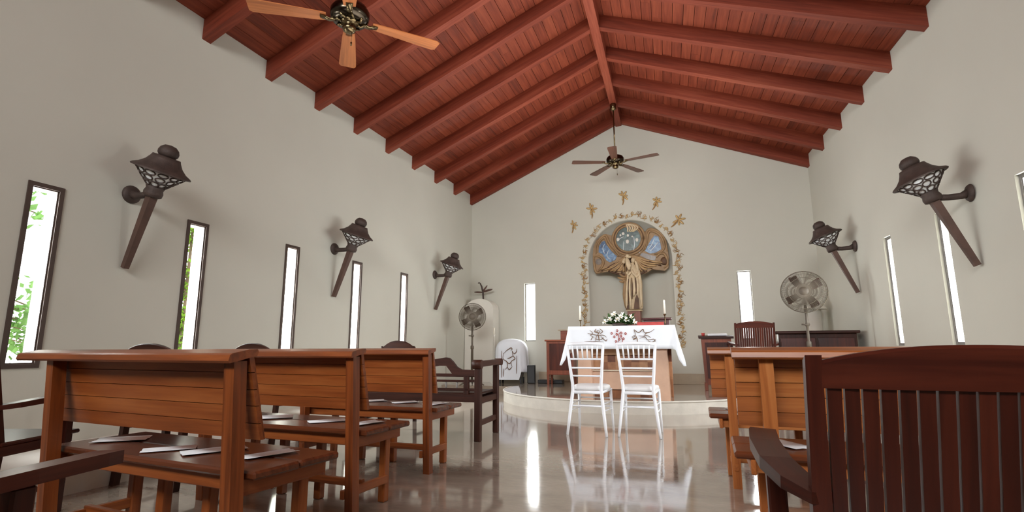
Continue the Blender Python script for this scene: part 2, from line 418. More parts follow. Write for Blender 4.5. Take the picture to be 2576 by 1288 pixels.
# altar wall: gable with an arched niche and two slit windows
NC, NR, NS, NB = -1.64, 0.865, 2.652, 1.0
def arch_pts(cx, r, spring, bottom, n=28):
    return [(cx-r, bottom)] + [(cx-r*math.cos(PI*k/n), spring+r*math.sin(PI*k/n)) for k in range(n+1)] + [(cx+r, bottom)]
BW = [(-3.955, -3.705, 1.01, 2.275), (0.395, 0.64, 1.01, 2.31)]
def back_wall():
    bm = bmesh.new()
    outer = [(L(D)-.2, 0), (Rr(D)+.2, 0), (Rr(D)+.2, 4.5), (G(D), 5.95), (L(D)-.2, 4.5)]
    loops = [outer, arch_pts(NC, NR, NS, NB)] + [[(a, c), (b, c), (b, d), (a, d)] for a, b, c, d in BW]
    edges = []; vl = []
    for lp in loops:
        vs = [bm.verts.new((x, D, z)) for x, z in lp]; vl.append(vs)
        for i in range(len(vs)): edges.append(bm.edges.new((vs[i], vs[(i+1) % len(vs)])))
    bmesh.ops.triangle_fill(bm, use_beauty=True, use_dissolve=False, edges=edges, normal=(0, -1, 0))
    for vs in vl[2:]:                                  # window reveals
        w = [bm.verts.new((v.co.x, D+.2, v.co.z)) for v in vs]
        for i in range(len(vs)): bm.faces.new([vs[i], vs[(i+1) % len(vs)], w[(i+1) % len(vs)], w[i]])
    # apse-like niche
    prev = vl[1]; K = 12
    for k in range(1, K+1):
        ph = PI/2*k/K; c = max(math.cos(ph), 0.0); d = 0.5*math.sin(ph)
        new = []
        for v in vl[1]:
            x = NC+(v.co.x-NC)*c; z = v.co.z if v.co.z < NS else NS+(v.co.z-NS)*c
            new.append(bm.verts.new((x, D+d, z)))
        for i in range(len(prev)-1):
            f = bm.faces.new([prev[i], prev[i+1], new[i+1], new[i]]); f.smooth = True
        bm.faces.new([prev[-1], prev[0], new[0], new[-1]])
        prev = new
    bmesh.ops.recalc_face_normals(bm, faces=bm.faces)
    me = bpy.data.meshes.new('wall_back'); bm.to_mesh(me); bm.free(); me.materials.append(M['plaster'])
    o = bpy.data.objects.new('wall_back', me); COL.objects.link(o)
    return tag(o, 'pale gabled altar wall with an arched niche', 'wall', kind='structure')
back_wall()
for (a, b, c, d), lb in zip(BW, ('above the cloth draped chair', 'behind the slatted chair')):
    wn += 1
    mb = MB()
    for (x0, x1, z0, z1, al) in ((a, a+.02, c, d, 2), (b-.02, b, c, d, 2), (a+.02, b-.02, c, c+.02, 0), (a+.02, b-.02, d-.02, d, 0)):
        mb.hexa([(x0, D+.06, z0), (x1, D+.06, z0), (x1, D+.1, z0), (x0, D+.1, z0), (x0, D+.06, z1), (x1, D+.06, z1), (x1, D+.1, z1), (x0, D+.1, z1)], al)
    o = tag(mb.build('window_%d' % wn, M['greyframe']), 'slit window in the altar wall, ' + lb, 'window', kind='structure')
    mb = MB(); mb.hexa([(a, D+.078, c), (b, D+.078, c), (b, D+.082, c), (a, D+.082, c), (a, D+.078, d), (b, D+.078, d), (b, D+.082, d), (a, D+.082, d)])
    mb.build('pane', M['glass'], o)

# wall behind the camera, with an added wide high opening for the rear fill light
mb = MB()
for x0, x1, z0, z1 in ((L(Y0)-.2, -3.6, 0, 6.3), (1.8, Rr(Y0)+.3, 0, 6.3), (-3.6, 1.8, 0, 3.3), (-3.6, 1.8, 4.9, 6.3)):
    mb.hexa([(x0, Y0-.2, z0), (x1, Y0-.2, z0), (x1, Y0, z0), (x0, Y0, z0), (x0, Y0-.2, z1), (x1, Y0-.2, z1), (x1, Y0, z1), (x0, Y0, z1)])
tag(mb.build('wall_front', M['plaster']), 'entrance wall behind the camera with a wide high opening added to let light in', 'wall', kind='structure')

# ceiling boards laid along the ridge on both slopes
def slope(z_eave, side):
    pass
mb = MB()
NBRD = 26
for side in (-1, 1):
    ex = L if side < 0 else Rr
    for k in range(NBRD):
        cuts = [Y0-.2] + sorted(random.uniform(Y0, D) for _ in range(2)) + [D+.02]
        for ya, yb in zip(cuts[:-1], cuts[1:]):
            f0, f1 = k/NBRD+.0009, (k+1)/NBRD-.0009
            def pt(y, f, up):
                e = ex(y) - (.17 if side < 0 else -.17)*0
                return (e+(G(y)-e)*f, y, ZE+RH+(ZR-ZE)*f+up)
            mb.hexa([pt(ya, f0, 0), pt(yb-.002, f0, 0), pt(yb-.002, f1, 0), pt(ya, f1, 0),
                     pt(ya, f0, .02), pt(yb-.002, f0, .02), pt(yb-.002, f1, .02), pt(ya, f1, .02)], 0)
    e0, e1 = ex(Y0-.3), ex(D+.3)
    q = .35*side
    s_ = (ZR-ZE)/abs(G(0)-ex(0))*.35
    mb.hexa([(e0+q, Y0-.3, ZE+RH+.022-s_), (e1+q, D+.3, ZE+RH+.022-s_), (G(D+.3), D+.3, ZR+RH+.022), (G(Y0-.3), Y0-.3, ZR+RH+.022),
             (e0+q, Y0-.3, ZE+RH+.09-s_), (e1+q, D+.3, ZE+RH+.09-s_), (G(D+.3), D+.3, ZR+RH+.09), (G(Y0-.3), Y0-.3, ZR+RH+.09)], 0)
tag(mb.build('ceiling', M['roof']), 'red stained boarded ceiling in two slopes', 'ceiling', kind='structure')

# ridge beam
mb = MB()
mb.hexa([(G(Y0)-.075, Y0, 5.62), (G(D)-.065, D, 5.62), (G(D)+.065, D, 5.62), (G(Y0)+.075, Y0, 5.62),
         (G(Y0)-.075, Y0, 5.885), (G(D)-.065, D, 5.885), (G(D)+.065, D, 5.885), (G(Y0)+.075, Y0, 5.885)], 0)
tag(mb.build('ridge_beam', M['rafter']), 'long red timber ridge beam along the peak of the roof', 'beam', kind='thing')
# rafters
rl_lab = ['flush against the altar wall', 'second from the altar wall', 'third from the altar wall', 'fourth from the altar wall', 'fifth from the altar wall',
          'sixth from the altar wall', 'seventh from the altar wall', 'eighth from the altar wall', 'ninth from the altar wall', 'tenth from the altar wall', 'eleventh from the altar wall']
for side, cnt in ((-1, 11), (1, 8)):
    ex = L if side < 0 else Rr
    for k in range(cnt):
        y0 = D-.12-.8899*k; y1 = y0+.105
        mb = MB(); P = []
        for y in (y0, y1):
            g = G(y)-side*(-.062)
            P.append((ex(y), ZE, g, ZR-.0))
        (e0, _, g0, _), (e1, _, g1, _) = P
        mb.hexa([(e0, y0, ZE), (g0, y0, ZR), (g1, y1, ZR), (e1, y1, ZE), (e0, y0, ZE+RH-.002), (g0, y0, ZR+RH-.002), (g1, y1, ZR+RH-.002), (e1, y1, ZE+RH-.002)], 0)
        tag(mb.build('rafter_beam', M['rafter']), 'red timber rafter on the %s roof slope, %s' % ('left' if side < 0 else 'right', rl_lab[k]), 'rafter',
            'rafters of the left roof slope' if side < 0 else 'rafters of the right roof slope', 'thing')

# platform, corner step, baseboards, side plinth
def disc(mb, cx, cy, r, z0, z1, a0, a1, n=48):
    pts = [(cx+r*math.cos(a0+(a1-a0)*k/n), cy+r*math.sin(a0+(a1-a0)*k/n)) for k in range(n+1)]
    return pts
def plan_prism(mb, pts, z0, z1, mi=0):
    a = [mb._v((x, y, z0), (x, y, z0)) for x, y in pts]; b = [mb._v((x, y, z1), (x, y, z1)) for x, y in pts]
    mb._f(list(reversed(a)), False, 0); mb._f(b, False, 0)
    for i in range(len(pts)): mb._f([a[i], a[(i+1) % len(pts)], b[(i+1) % len(pts)], b[i]], True if False else False, mi)
pts = [(-1.53+2.1*math.cos(t), 9.25+2.1*math.sin(t)) for t in [PI+PI*k/56 for k in range(57)]] + [(0.57, D), (-3.63, D)]
mb = MB(); plan_prism(mb, pts, 0, .165, 1)
o = tag(mb.build('platform', [M['floor'], M['stone']]), 'low rounded stone altar platform with a polished top', 'platform', kind='structure')
mb = MB()
rim = [(x, y, .162) for x, y in pts[:57]]
mb.tube(rim, .014, 6); mb.build('edge_lip', M['stone'], o)
mb = MB(); plan_prism(mb, [(L(9.45), 9.45), (-3.64, 9.45), (-3.64, D), (L(D), D)], 0, .15)
tag(mb.build('trim_1', M['floor']), 'low polished step in the left back corner', 'step', kind='structure')
for nm, x0, x1 in (('baseboard_back', -3.63, 0.57),):
    mb = MB(); mb.box(((x0+x1)/2, D-.02, .165+.1), (x1-x0, .04, .2), ch=.004)
    tag(mb.build(nm, M['stone_base']), 'beige stone skirting along the altar wall', 'baseboard', kind='structure')
mb = MB(); mb.hexa([(L(1), 1, 0), (-3.72, 1, 0), (-3.95, 8.6, 0), (L(8.6), 8.6, 0), (L(1), 1, .13), (-3.72, 1, .13), (-3.95, 8.6, .13), (L(8.6), 8.6, .13)])
tag(mb.build('trim_2', M['white_plaster']), 'low white plinth along the foot of the left wall', 'plinth', kind='structure')

# ------------------------------------------------------------------ pews
def make_pew(ln, s, label, group, W=None):
    t = thing('pew', label, 'pew', group=group)
    X = lambda x: -s*x
    W = W or M['pew']
    mb = MB()
    zs = [.545, .605, .668, .727, .788, .852]
    for a, b in zip(zs[:-1], zs[1:]):
        ya = -.075*(a-.545)/.307; yb = -.075*(b-.545)/.307; a2, b2 = a+.0012, b-.0012
        x0, x1 = X(0), X(ln)
        mb.hexa([(x0, ya, a2), (x1, ya, a2), (x1, ya+.015, a2), (x0, ya+.015, a2), (x0, yb, b2), (x1, yb, b2), (x1, yb+.015, b2), (x0, yb+.015, b2)], 0)
    x0, x1 = X(.001), X(ln-.001)
    mb.hexa([(x0, .0152, .547), (x1, .0152, .547), (x1, .022, .547), (x0, .022, .547), (x0, -.0598, .85), (x1, -.0598, .85), (x1, -.053, .85), (x0, -.053, .85)], 0)
    mb.build('backboard', W, t)
    mb = MB()
    c = .006
    prof = [(-.165, .832), (-.160, .852), (-.150, .858), (-.085, .871), (-.050, .872), (-.044, .862), (-.05, .848), (-.14, .828), (-.158, .824)]
    mb.prism([(y, z) for y, z in prof], -.012, ln+.11, Matrix(((0, -s, 0, 0), (1, 0, 0, 0), (0, 0, 1, 0), (0, 0, 0, 1))), along=0)
    for v in mb.bm.verts:
        g = v[mb.g]; v[mb.g] = Vector((g.y, g.x, g.z))
    mb.build('ledge', W, t)
    for x in (.032 if s > 0 else .115, ln-.10):
        mb = MB(); a_, b_ = X(x)-.026, X(x)+.026
        mb.hexa([(a_, -.078, 0), (b_, -.078, 0), (b_, -.024, 0), (a_, -.024, 0), (a_, -.128, .83), (b_, -.128, .83), (b_, -.076, .83), (a_, -.076, .83)], 2); mb.build('post', W, t)
    mb = MB()
    for a, b in ((-.035, .175), (.177, .385)):
        mb.box((X(ln/2-.01), (a+b)/2, .43), (ln+.03, b-a, .03), ch=.008)
    mb.build('seat', M['pew_dark'], t)
    mb = MB()
    mb.box((X(ln/2), .345, .385), (ln-.1, .022, .06)); mb.box((X(ln/2), .02, .385), (ln-.1, .022, .06))
    for x in (.045, ln-.045): mb.box((X(x), .165, .385), (.022, .40, .06))
    mb.build('seat_frame', W, t)
    for x, y in ((.10, .30), (ln-.1, .30), (.52, .21), (.83, .21)) + (((1.4, .3),) if ln > 1.7 else ()):
        mb = MB(); mb.box((X(x), y, .208), (.048, .048, .414), ch=.005); mb.build('leg', W, t)
    for x in (.075 if s > 0 else .115, ln-.10):
        mb = MB(); mb.box((X(x), .1, .13), (.03, .38, .045)); mb.build('stretcher', W, t)
    mb = MB(); mb.box((X(ln/2), .1, .145), (ln-.18, .03, .04)); mb.build('stretcher', W, t)
    return t
gl, gr = 'pews on the left of the aisle', 'pews on the right of the aisle'
pew = make_pew(1.30, 1, 'orange brown pew on the left of the aisle, nearest the camera', gl)
pew.location = (-1.575, 1.51, 0); pew.rotation_euler.z = R_(-3.5)
dup(pew, (-1.785, 2.42, 0), R_(-1), 'orange brown pew on the left of the aisle, middle one of three', gl, (.93, 1, 1))
dup(pew, (-1.95, 3.46, 0), R_(1.5), 'orange brown pew on the left of the aisle, directly behind the dark carved settee', gl, (.93, 1, 1))
pewr = make_pew(2.0, -1, 'golden brown pew on the right of the aisle, just ahead of the mahogany armchair', gr, M['pew_light'])
pewr.location = (.052, 2.50, 0); pewr.rotation_euler.z = R_(1)
dup(pewr, (-.07, 3.80, 0), R_(2), 'golden brown pew on the right of the aisle, nearer the altar', gr)

# ------------------------------------------------------------------ armchairs
def make_armchair(label, group, mat, w=.49, nsl=16, arch=.028):
    t = thing('armchair', label, 'armchair', group=group)
    h = w/2
    yb = lambda z: .03 - .085*max(0, (z-.40))/.46
    for s in (-1, 1):
        mb = MB()
        mb.hexa([(s*h-.018, .0, 0), (s*h+.018, .0, 0), (s*h+.018, .045, 0), (s*h-.018, .045, 0),
                 (s*h-.018, yb(.4), .4), (s*h+.018, yb(.4), .4), (s*h+.018, yb(.4)+.04, .4), (s*h-.018, yb(.4)+.04, .4)], 2)
        mb.hexa([(s*h-.018, yb(.4), .4), (s*h+.018, yb(.4), .4), (s*h+.018, yb(.4)+.04, .4), (s*h-.018, yb(.4)+.04, .4),
                 (s*h-.014, yb(.86), .858), (s*h+.014, yb(.86), .858), (s*h+.014, yb(.86)+.03, .848), (s*h-.014, yb(.86)+.03, .848)], 2)
        mb.build('rear_leg', mat, t)
    # crest rail with an arched top
    mb = MB(); n = 18; rows = []
    for k in range(n+1):
        u = -1+2*k/n; x = u*(h-.012); top = .848+arch*(1-abs(u)**2.2)
        bow = -.012*(1-u*u)
        rows.append([mb._v((x, yb(.8)+bow+dy, z), (x, z, dy)) for z, dy in ((.797, 0), (top-.006, -.008), (top, -.002), (top, .018), (top-.006, .022), (.797, .026))])
    for a, b in zip(rows[:-1], rows[1:]):
        for i in range(6): mb._f([a[i], a[(i+1) % 6], b[(i+1) % 6], b[i]], False)
    mb._f(rows[0]); mb._f(rows[-1]); mb.build('crest_rail', mat, t)
    mb = MB(); mb.box((0, yb(.42)+.022, .43), (w-.03, .026, .05)); mb.build('lower_rail', mat, t)
    pitch = (w-.036)/nsl
    for k in range(nsl):
        x = -w/2+.018+pitch*(k+.5); u = x/h; bow = -.012*(1-u*u)
        mb = MB(); sw = pitch*.42
        mb.hexa([(x-sw, yb(.44)+.012, .45), (x+sw, yb(.44)+.012, .45), (x+sw, yb(.44)+.027, .45), (x-sw, yb(.44)+.027, .45),
                 (x-sw, yb(.8)+.006+bow, .80), (x+sw, yb(.8)+.006+bow, .80), (x+sw, yb(.8)+.02+bow, .80), (x-sw, yb(.8)+.02+bow, .80)], 2)
        mb.build('back_slat', mat, t)
    for s in (-1, 1):
        mb = MB()
        pts = [(s*(h-.005), .0, .592), (s*(h+.03), .08, .60), (s*(h+.052), .2, .612), (s*(h+.055), .38, .622), (s*(h+.045), .52, .626), (s*(h+.04), .555, .626)]
        mb.tube(pts, [.036, .044, .048, .05, .05, .048], 4, flat=(1.0, .42), smooth=False); mb.build('armrest', mat, t)
        mb = MB(); mb.box((s*(h+.036), .38, .301), (.044, .044, .602), ch=.005); mb.build('front_leg', mat, t)
        mb = MB(); mb.box((s*(h+.012), .24, .38), (.022, .42, .05)); mb.box((s*(h+.012), .24, .15), (.02, .42, .03)); mb.build('side_rail', mat, t)
    mb = MB(); mb.box((0, .27, .412), (w+.05, .46, .022), ch=.008); mb.build('seat', mat, t)
    mb = MB(); mb.box((0, .46, .38), (w+.02, .022, .05)); mb.build('front_rail', mat, t)
    return t
ga = 'mahogany slatted armchairs'
ac = make_armchair('large mahogany armchair seen from behind, ahead of the camera on the right', ga, M['mahog'])
ac.location = (.405, 1.20, 0); ac.rotation_euler.z = R_(2)
dup(ac, (-1.60, .285, 0), R_(3), 'mahogany armchair behind the nearest left pew, its arm reaching in from the corner', ga)
dup(ac, (-3.55, 1.42, 0), R_(22), 'dark armchair at the left edge, tilted back beyond the end of the nearest pew', ga, (1.1, 1.05, 1.0))
dup(ac, (.50, 8.75, .165), R_(4), 'slatted armchair standing beneath the slit window right of the altar', ga, (1.08, 1, 1.24))
gd = 'dark armchairs with arched crests along the left wall'
ad = make_armchair('dark armchair whose arched crest shows above the nearest left pew', gd, M['walnut'], .52, 12, .075)
ad.location = (-3.47, 2.40, 0); ad.rotation_euler.z = R_(3); ad.scale = (1, 1, .985)
dup(ad, (-4.02, 3.72, .0), R_(3), 'dark armchair whose arched crest shows above the middle left pew', gd, (.92, .97, 1))
dup(ad, (-3.72, 5.65, 0), R_(3), 'dark armchair whose rounded crest shows above the left pew nearest the altar', gd, (.85, 1, 1.045))

# ------------------------------------------------------------------ dark carved settee in front of the left pews
def make_settee():
    t = thing('settee', 'dark carved settee with open arms, ahead of the left pews', 'bench', (-2.19, 4.69, 0), R_(5.5))
    W = M['walnut']; ln = 1.35; W2 = M['walnut']
    for x in (0, -ln):
        mb = MB(); mb.box((x, 0, .36), (.062, .062, .72), ch=.005); mb.build('rear_leg', W, t)
        mb = MB(); mb.box((x, .56, .345), (.055, .06, .69), ch=.005); mb.build('front_leg', W, t)
        mb = MB(); mb.hexa([(x-.035, .0, .69), (x+.035, .0, .69), (x+.035, .66, .70), (x-.035, .66, .70), (x-.035, .0, .745), (x+.035, .0, .745), (x+.035, .66, .75), (x-.035, .66, .75)], 1)
        mb.tube([(x-.045, -.025, .715), (x+.045, -.025, .715)], .045, 10)
        mb.tube([(x-.04, .655, .722), (x+.04, .655, .722)], .036, 10)
        mb.build('armrest', W, t)
        mb = MB(); mb.box((x, .28, .37), (.035, .52, .06)); mb.box((x, .28, .16), (.03, .52, .05)); mb.build('side_rail', W, t)
    mb = MB(); mb.box((-ln/2, .0, .395), (ln-.05, .04, .075)); mb.box((-ln/2, .56, .395), (ln-.05, .035, .06)); mb.build('seat_rail', W2, t)
    mb = MB(); mb.box((-ln/2, .28, .43), (ln-.02, .52, .025), ch=.008); mb.build('seat', W2, t)
    # back: top rail with a raised and curved centre, lower rail, turned spindles
    top = [(-.03, .66), (-.17, .665), (-.22, .69), (-.265, .745), (-.30, .775), (-.34, .78), (-.50, .755), (-ln/2, .75)]
    top = top + [(-ln-x, z) for x, z in reversed(top[:-1])]
    bot = [(-ln+.03, .60), (-ln+.25, .605), (-ln+.33, .70), (-ln/2, .70), (-.33, .70), (-.25, .605), (-.03, .60)]
    mb = MB(); mb.prism(top+bot, -.018, .018); mb.build('crest_rail', W2, t)
    mb = MB(); mb.box((-ln/2, 0, .61), (ln-.06, .03, .03)); mb.box((-ln/2, 0, .475), (ln-.06, .03, .025)); mb.box((-ln/2, 0, .555), (ln-.06, .028, .02)); mb.build('back_rail', W2, t)
    for x in (-.12, -ln+.12):
        mb = MB(); mb.box((x, 0, .52), (.055, .03, .19)); mb.build('back_stile', W2, t)
    for k in range(9):
        x = -.22-(ln-.44)*k/8
        mb = MB(); mb.lathe([(.006, .485), (.011, .5), (.008, .515), (.011, .53), (.006, .548)], 8, Matrix.Translation((x, 0, 0))); mb.build('spindle', M['greyframe'], t)
    return t
make_settee()

# ------------------------------------------------------------------ white chiavari chairs
def make_chiavari(label, group):
    t = thing('chiavari_chair', label, 'chair', group=group)
    W = M['chair_white']
    hx = lambda z: (.20 if z <= 0 else .20-.055*z/.46) if z < .46 else .145+.047*(z-.46)/.46
    yy = lambda z: -.02+.06*min(z, .46)/.46 if z < .46 else .04-.05*(z-.46)/.46
    for s in (-1, 1):
        mb = MB(); zz = [0, .2, .44, .5, .7, .915]
        mb.tube([(s*hx(z), yy(z), z) for z in zz], [.014, .017, .018, .017, .016, .015], 8); mb.build('rear_leg', W, t)
        mb = MB(); mb.tube([(s*.185, .43, 0), (s*.178, .41, .25), (s*.172, .40, .44)], [.012, .015, .017], 8); mb.build('front_leg', W, t)
        mb = MB()
        for z in (.24, .31): mb.tube([(s*hx(z), yy(z), z), (s*.18, .415, z-.01)], .008, 6)
        mb.build('side_stretcher', W, t)
    mb = MB(); z = .90
    pts = [(u*(hx(.9)+.004), yy(.9)-.018*(1-u*u), .905+.006*(1-u*u)) for u in [-1, -.6, -.2, .2, .6, 1]]
    mb.tube(pts, .016, 8, flat=(.9, 1.1)); mb.build('top_rail', W, t)
    for z in (.755, .665, .585):
        mb = MB(); mb.tube([(u*hx(z), yy(z)-.012*(1-u*u), z) for u in [-1, -.5, 0, .5, 1]], .010, 8); mb.build('back_rail', W, t)
    for k in range(6):
        u = -.7+.28*k
        mb = MB(); mb.tube([(u*hx(.755), yy(.755)-.012*(1-u*u), .757), (u*hx(.9), yy(.9)-.016*(1-u*u), .895)], .0085, 8); mb.build('spindle', W, t)
    mb = MB(); mb.tube([(-hx(.42), yy(.42), .42), (hx(.42), yy(.42), .42)], .018, 8, flat=(.7, 1.0)); mb.tube([(-.172, .40, .43), (.172, .40, .43)], .015, 8)
    for s in (-1, 1): mb.tube([(s*hx(.42), yy(.42), .42), (s*.172, .40, .43)], .015, 8)
    mb.build('seat_frame', W, t)
    mb = MB(); n = 28; rows = []
    for z, q in ((.436, .90), (.444, .99), (.462, 1.0), (.478, .97), (.487, .85), (.490, .5)):
        row = []
        for k in range(n):
            a = 2*PI*k/n; c, s2 = math.cos(a), math.sin(a)
            sx = math.copysign(abs(c)**.55, c); sy = math.copysign(abs(s2)**.55, s2)
            wx = .188 if sy > 0 else .165
            row.append(mb._v((sx*wx*q, .235+sy*.2*q, z), (0, 0, 0)))
        rows.append(row)
    for a, b in zip(rows[:-1], rows[1:]):
        for k in range(n): mb._f([a[k], a[(k+1) % n], b[(k+1) % n], b[k]], True)
    mb._f(rows[-1], True); mb._f(list(reversed(rows[0])))
    mb.build('seat_cushion', M['cushion'], t)
    for z in (.335, .285, .25):
        mb = MB()
        if z == .285: mb.tube([(-hx(z), yy(z), z), (hx(z), yy(z), z)], .0085, 8)
        else: mb.tube([(-.178, .412, z), (.178, .412, z)], .0085, 8)
        mb.build('stretcher', W, t)
    return t
gc = 'white chairs before the altar'
ch = make_chiavari('white spindle back chair before the altar, the left of the pair', gc)
ch.location = (-1.30, 5.38, 0); ch.rotation_euler.z = R_(0)
dup(ch, (-.79, 5.44, 0), R_(2), 'white spindle back chair before the altar, the right of the pair', gc)

# ------------------------------------------------------------------ altar, cloth and what stands on it
AZ = R_(4.0)
alt = thing('altar', 'pink and brown marble altar table under the white cloth', 'altar', (-1.30, 7.72, .165), AZ)
def taper(mb, x0, x1, tx0, tx1, y0, y1, z0, z1, al=2):
    mb.hexa([(x0, y0, z0), (x1, y0, z0), (x1, y1, z0), (x0, y1, z0), (tx0, y0, z1), (tx1, y0, z1), (tx1, y1, z1), (tx0, y1, z1)], al)
mb = MB(); taper(mb, .41, .625, .44, .60, -.30, .26, 0, .93); mb.build('pillar', M['marble_pink'], alt)
mb = MB(); taper(mb, -.625, -.41, -.60, -.44, -.30, .26, 0, .93); mb.build('pillar', M['marble_pink'], alt)
mb = MB(); mb.box((0, .05, .52), (.90, .24, .82)); mb.build('centre_panel', M['marble_strip'], alt)
mb = MB(); mb.box((0, -.02, .65), (.86, .20, .10)); mb.build('upper_band', M['marble_tan'], alt)
mb = MB(); mb.box((0, -.06, .385), (.87, .30, .015)); mb.build('shelf', M['marble_cream'], alt)
mb = MB(); mb.box((0, -.05, .25), (.86, .26, .25)); mb.build('lower_block', M['marble_pink'], alt)
mb = MB(); mb.box((0, .0, .06), (.84, .3, .12)); mb.build('plinth', M['marble_strip'], alt)
mb = MB(); mb.box((0, 0, .965), (1.40, .66, .06)); mb.build('tabletop', M['marble_pink'], alt)
mb = MB(); mb.box((.60, .31, .45), (.12, .08, .9)); mb.box((-.60, .31, .45), (.12, .08, .9)); mb.build('rear_panel', M['marble_strip'], alt)

cl = thing('altar_cloth', 'white embroidered cloth draped over the altar', 'tablecloth', (-1.30, 7.72, .165), AZ)
def cloth():
    mb = MB(); a, b, zt = .725, .35, 1.0
    # perimeter param: left back -> left front -> right front -> right back
    seq = []
    for k in range(9): seq.append((-a, b-2*b*k/9, 'l', k/9))
    for k in range(6): seq.append((-a, -b, 'cl', k/5))
    for k in range(1, 33): seq.append((-a+2*a*k/33, -b, 'f', k/33))
    for k in range(6): seq.append((a, -b, 'cr', k/5))
    for k in range(1, 10): seq.append((a, -b+2*b*k/9, 'r', k/9))
    top = []; rows = [[] for _ in range(7)]
    for i, (x, y, tp, u) in enumerate(seq):
        rip = .006*math.sin(i*1.3)
        if tp == 'f': d = (0, -1); drop = .315; out = .02+rip*.5
        elif tp == 'l': d = (-1, 0); drop = .36; out = .07+rip
        elif tp == 'r': d = (1, 0); drop = .36; out = .07+rip
        else:
            an = (PI+PI/2*u) if tp == 'cl' else (1.5*PI+PI/2*u)
            d = (math.cos(an), math.sin(an)); q = math.sin(PI*u)
            drop = .33+.22*q; out = (.05+.10*q)
        if tp == 'l': drop += .05*u
        if tp == 'r': drop += .05*(1-u)
        for j in range(7):
            v = j/6
            fo = out*(v**1.2)+.003
            rows[j].append(mb._v((x+d[0]*fo, y+d[1]*fo, zt-drop*v), (0, 0, 0)))
    for j in range(6):
        for i in range(len(seq)-1):
            mb._f([rows[j][i], rows[j][i+1], rows[j+1][i+1], rows[j+1][i]], True)
    mb._f(rows[0], False)
    o = mb.build('cloth_sheet', M['linen'], cl, recalc=True)
    md = o.modifiers.new('thick', 'SOLIDIFY'); md.thickness = .004; md.offset = 1
cloth()
def stroke(mb, pts, r=.004, n=5):
    # smooth poly through points
    P = [Vector(p) for p in pts]; out = []
    for i in range(len(P)-1):
        p0 = P[max(0, i-1)]; p1 = P[i]; p2 = P[i+1]; p3 = P[min(len(P)-1, i+2)]
        for k in range(4):
            t = k/4
            out.append(0.5*((2*p1)+(-p0+p2)*t+(2*p0-5*p1+4*p2-p3)*t*t+(-p0+3*p1-3*p2+p3)*t**3))
    out.append(P[-1]); m = len(out)
    mb.tube(out, [r*(0.5+0.9*math.sin(PI*(i+.5)/m)) for i in range(m)], n)
def emb(cx, cz, kind):
    mb = MB()
    yv = lambda z: -.358-.02*((1.0-z)/.315)**1.2
    S = lambda pts, r=.0035: stroke(mb, [(cx+x, yv(cz+z)-.005, cz+z) for x, z in pts], r)
    if kind == 0:
        S([(-.17, -.09), (-.10, -.085), (-.06, -.09), (.0, -.085), (.1, -.095)]); S([(-.09, .07), (-.05, .03), (-.08, -.0), (-.03, -.03)])
        S([(.0, .09), (-.02, .05), (.03, .03), (.0, -.02)], .005); S([(.05, .09), (.09, .05), (.05, .02)])
        S([(-.12, .03), (-.06, .015), (.02, .0), (.1, .0), (.14, -.03)]); S([(-.05, -.02), (-.08, -.07)]); S([(.0, -.02), (-.01, -.08)]); S([(.03, .0), (.04, -.08)], .005)
        S([(.06, -.01), (.13, -.08), (.15, -.05)]); S([(-.02, -.05), (.06, -.06), (.1, -.03)])
        S([(.03, .07), (.05, .05), (.03, .03), (.01, .05), (.03, .07)])
    elif kind == 1:
        for i in range(11):
            a = i*2.4; r = .03+.0085*i; x, z = r*math.cos(a), r*math.sin(a)*.95
            S([(x-.012, z), (x, z+.016), (x+.012, z), (x, z-.014), (x-.012, z)], .004)
        S([(-.03, -.11), (.0, -.05), (.0, .02), (.03, .06)]); S([(.03, -.11), (.05, -.06), (.03, -.02)])
    else:
        S([(-.14, -.03), (-.1, .01), (-.12, .08), (-.06, .04), (.0, .085), (.02, .04), (.1, .05), (.15, .085)])
        S([(-.14, -.06), (-.09, -.03), (-.08, -.09)], .005); S([(-.15, -.02), (-.12, .0), (-.09, -.02), (-.12, -.05), (-.15, -.02)])
        S([(-.06, -.0), (.0, -.01), (.05, .0), (.1, -.03)]); S([(-.05, -.04), (.02, -.02), (.06, -.06), (.14, -.05), (.16, -.09)]); S([(.06, -.07), (.1, -.09), (.14, -.08), (.16, -.05)])
        S([(.02, .0), (.04, .03), (.09, .04)])
    mb.build('embroidery', M['thread_red'] if kind == 1 else M['thread'], cl)
emb(-.33, .875, 0); emb(-.02, .86, 1); emb(.31, .865, 2)

def at_altar(x, y, z):
    c, s = math.cos(AZ), math.sin(AZ)
    return (-1.30+c*x-s*y, 7.72+s*x+c*y, .165+z)
# flowers
fl = thing('flower_arrangement', 'arrangement of white lilies and green leaves on the altar cloth', 'flowers', at_altar(-.03, -.02, 1.004), AZ)
mb = MB()
for i in range(340):
    a = random.uniform(0, 2*PI); el = random.uniform(-.05, 1.1); l = random.uniform(.10, .19)
    bx_ = random.uniform(-.14, .14); o0 = Vector((bx_, random.uniform(-.06, .06), random.uniform(.02, .07)))
    d = Vector((math.cos(a)*math.cos(el)*1.25, math.sin(a)*math.cos(el)*.7, max(.0, math.sin(el)*.85))).normalized()
    sd = d.cross(Vector((0, 0, 1))).normalized()*l*.17; up = Vector((0, 0, .02))
    p = [o0, o0+d*l*.5+sd+up*.3, o0+d*l-up*.4, o0+d*l*.5-sd+up*.3, o0+d*l*.5+up*.8]
    p = [Vector((q.x, q.y, max(q.z, .008))) for q in p]
    v = [mb._v(q, (0, 0, 0)) for q in p]
    mb._f([v[0], v[1], v[4]]); mb._f([v[1], v[2], v[4]]); mb._f([v[2], v[3], v[4]]); mb._f([v[3], v[0], v[4]])
tag(mb.build('foliage', M['leaf'], fl, recalc=False), kind='stuff')
mb = MB(); mb.lathe([(.05, 0), (.11, .01), (.12, .04), (.06, .06)], 14); mb.build('flower_bowl', M['winframe'], fl)
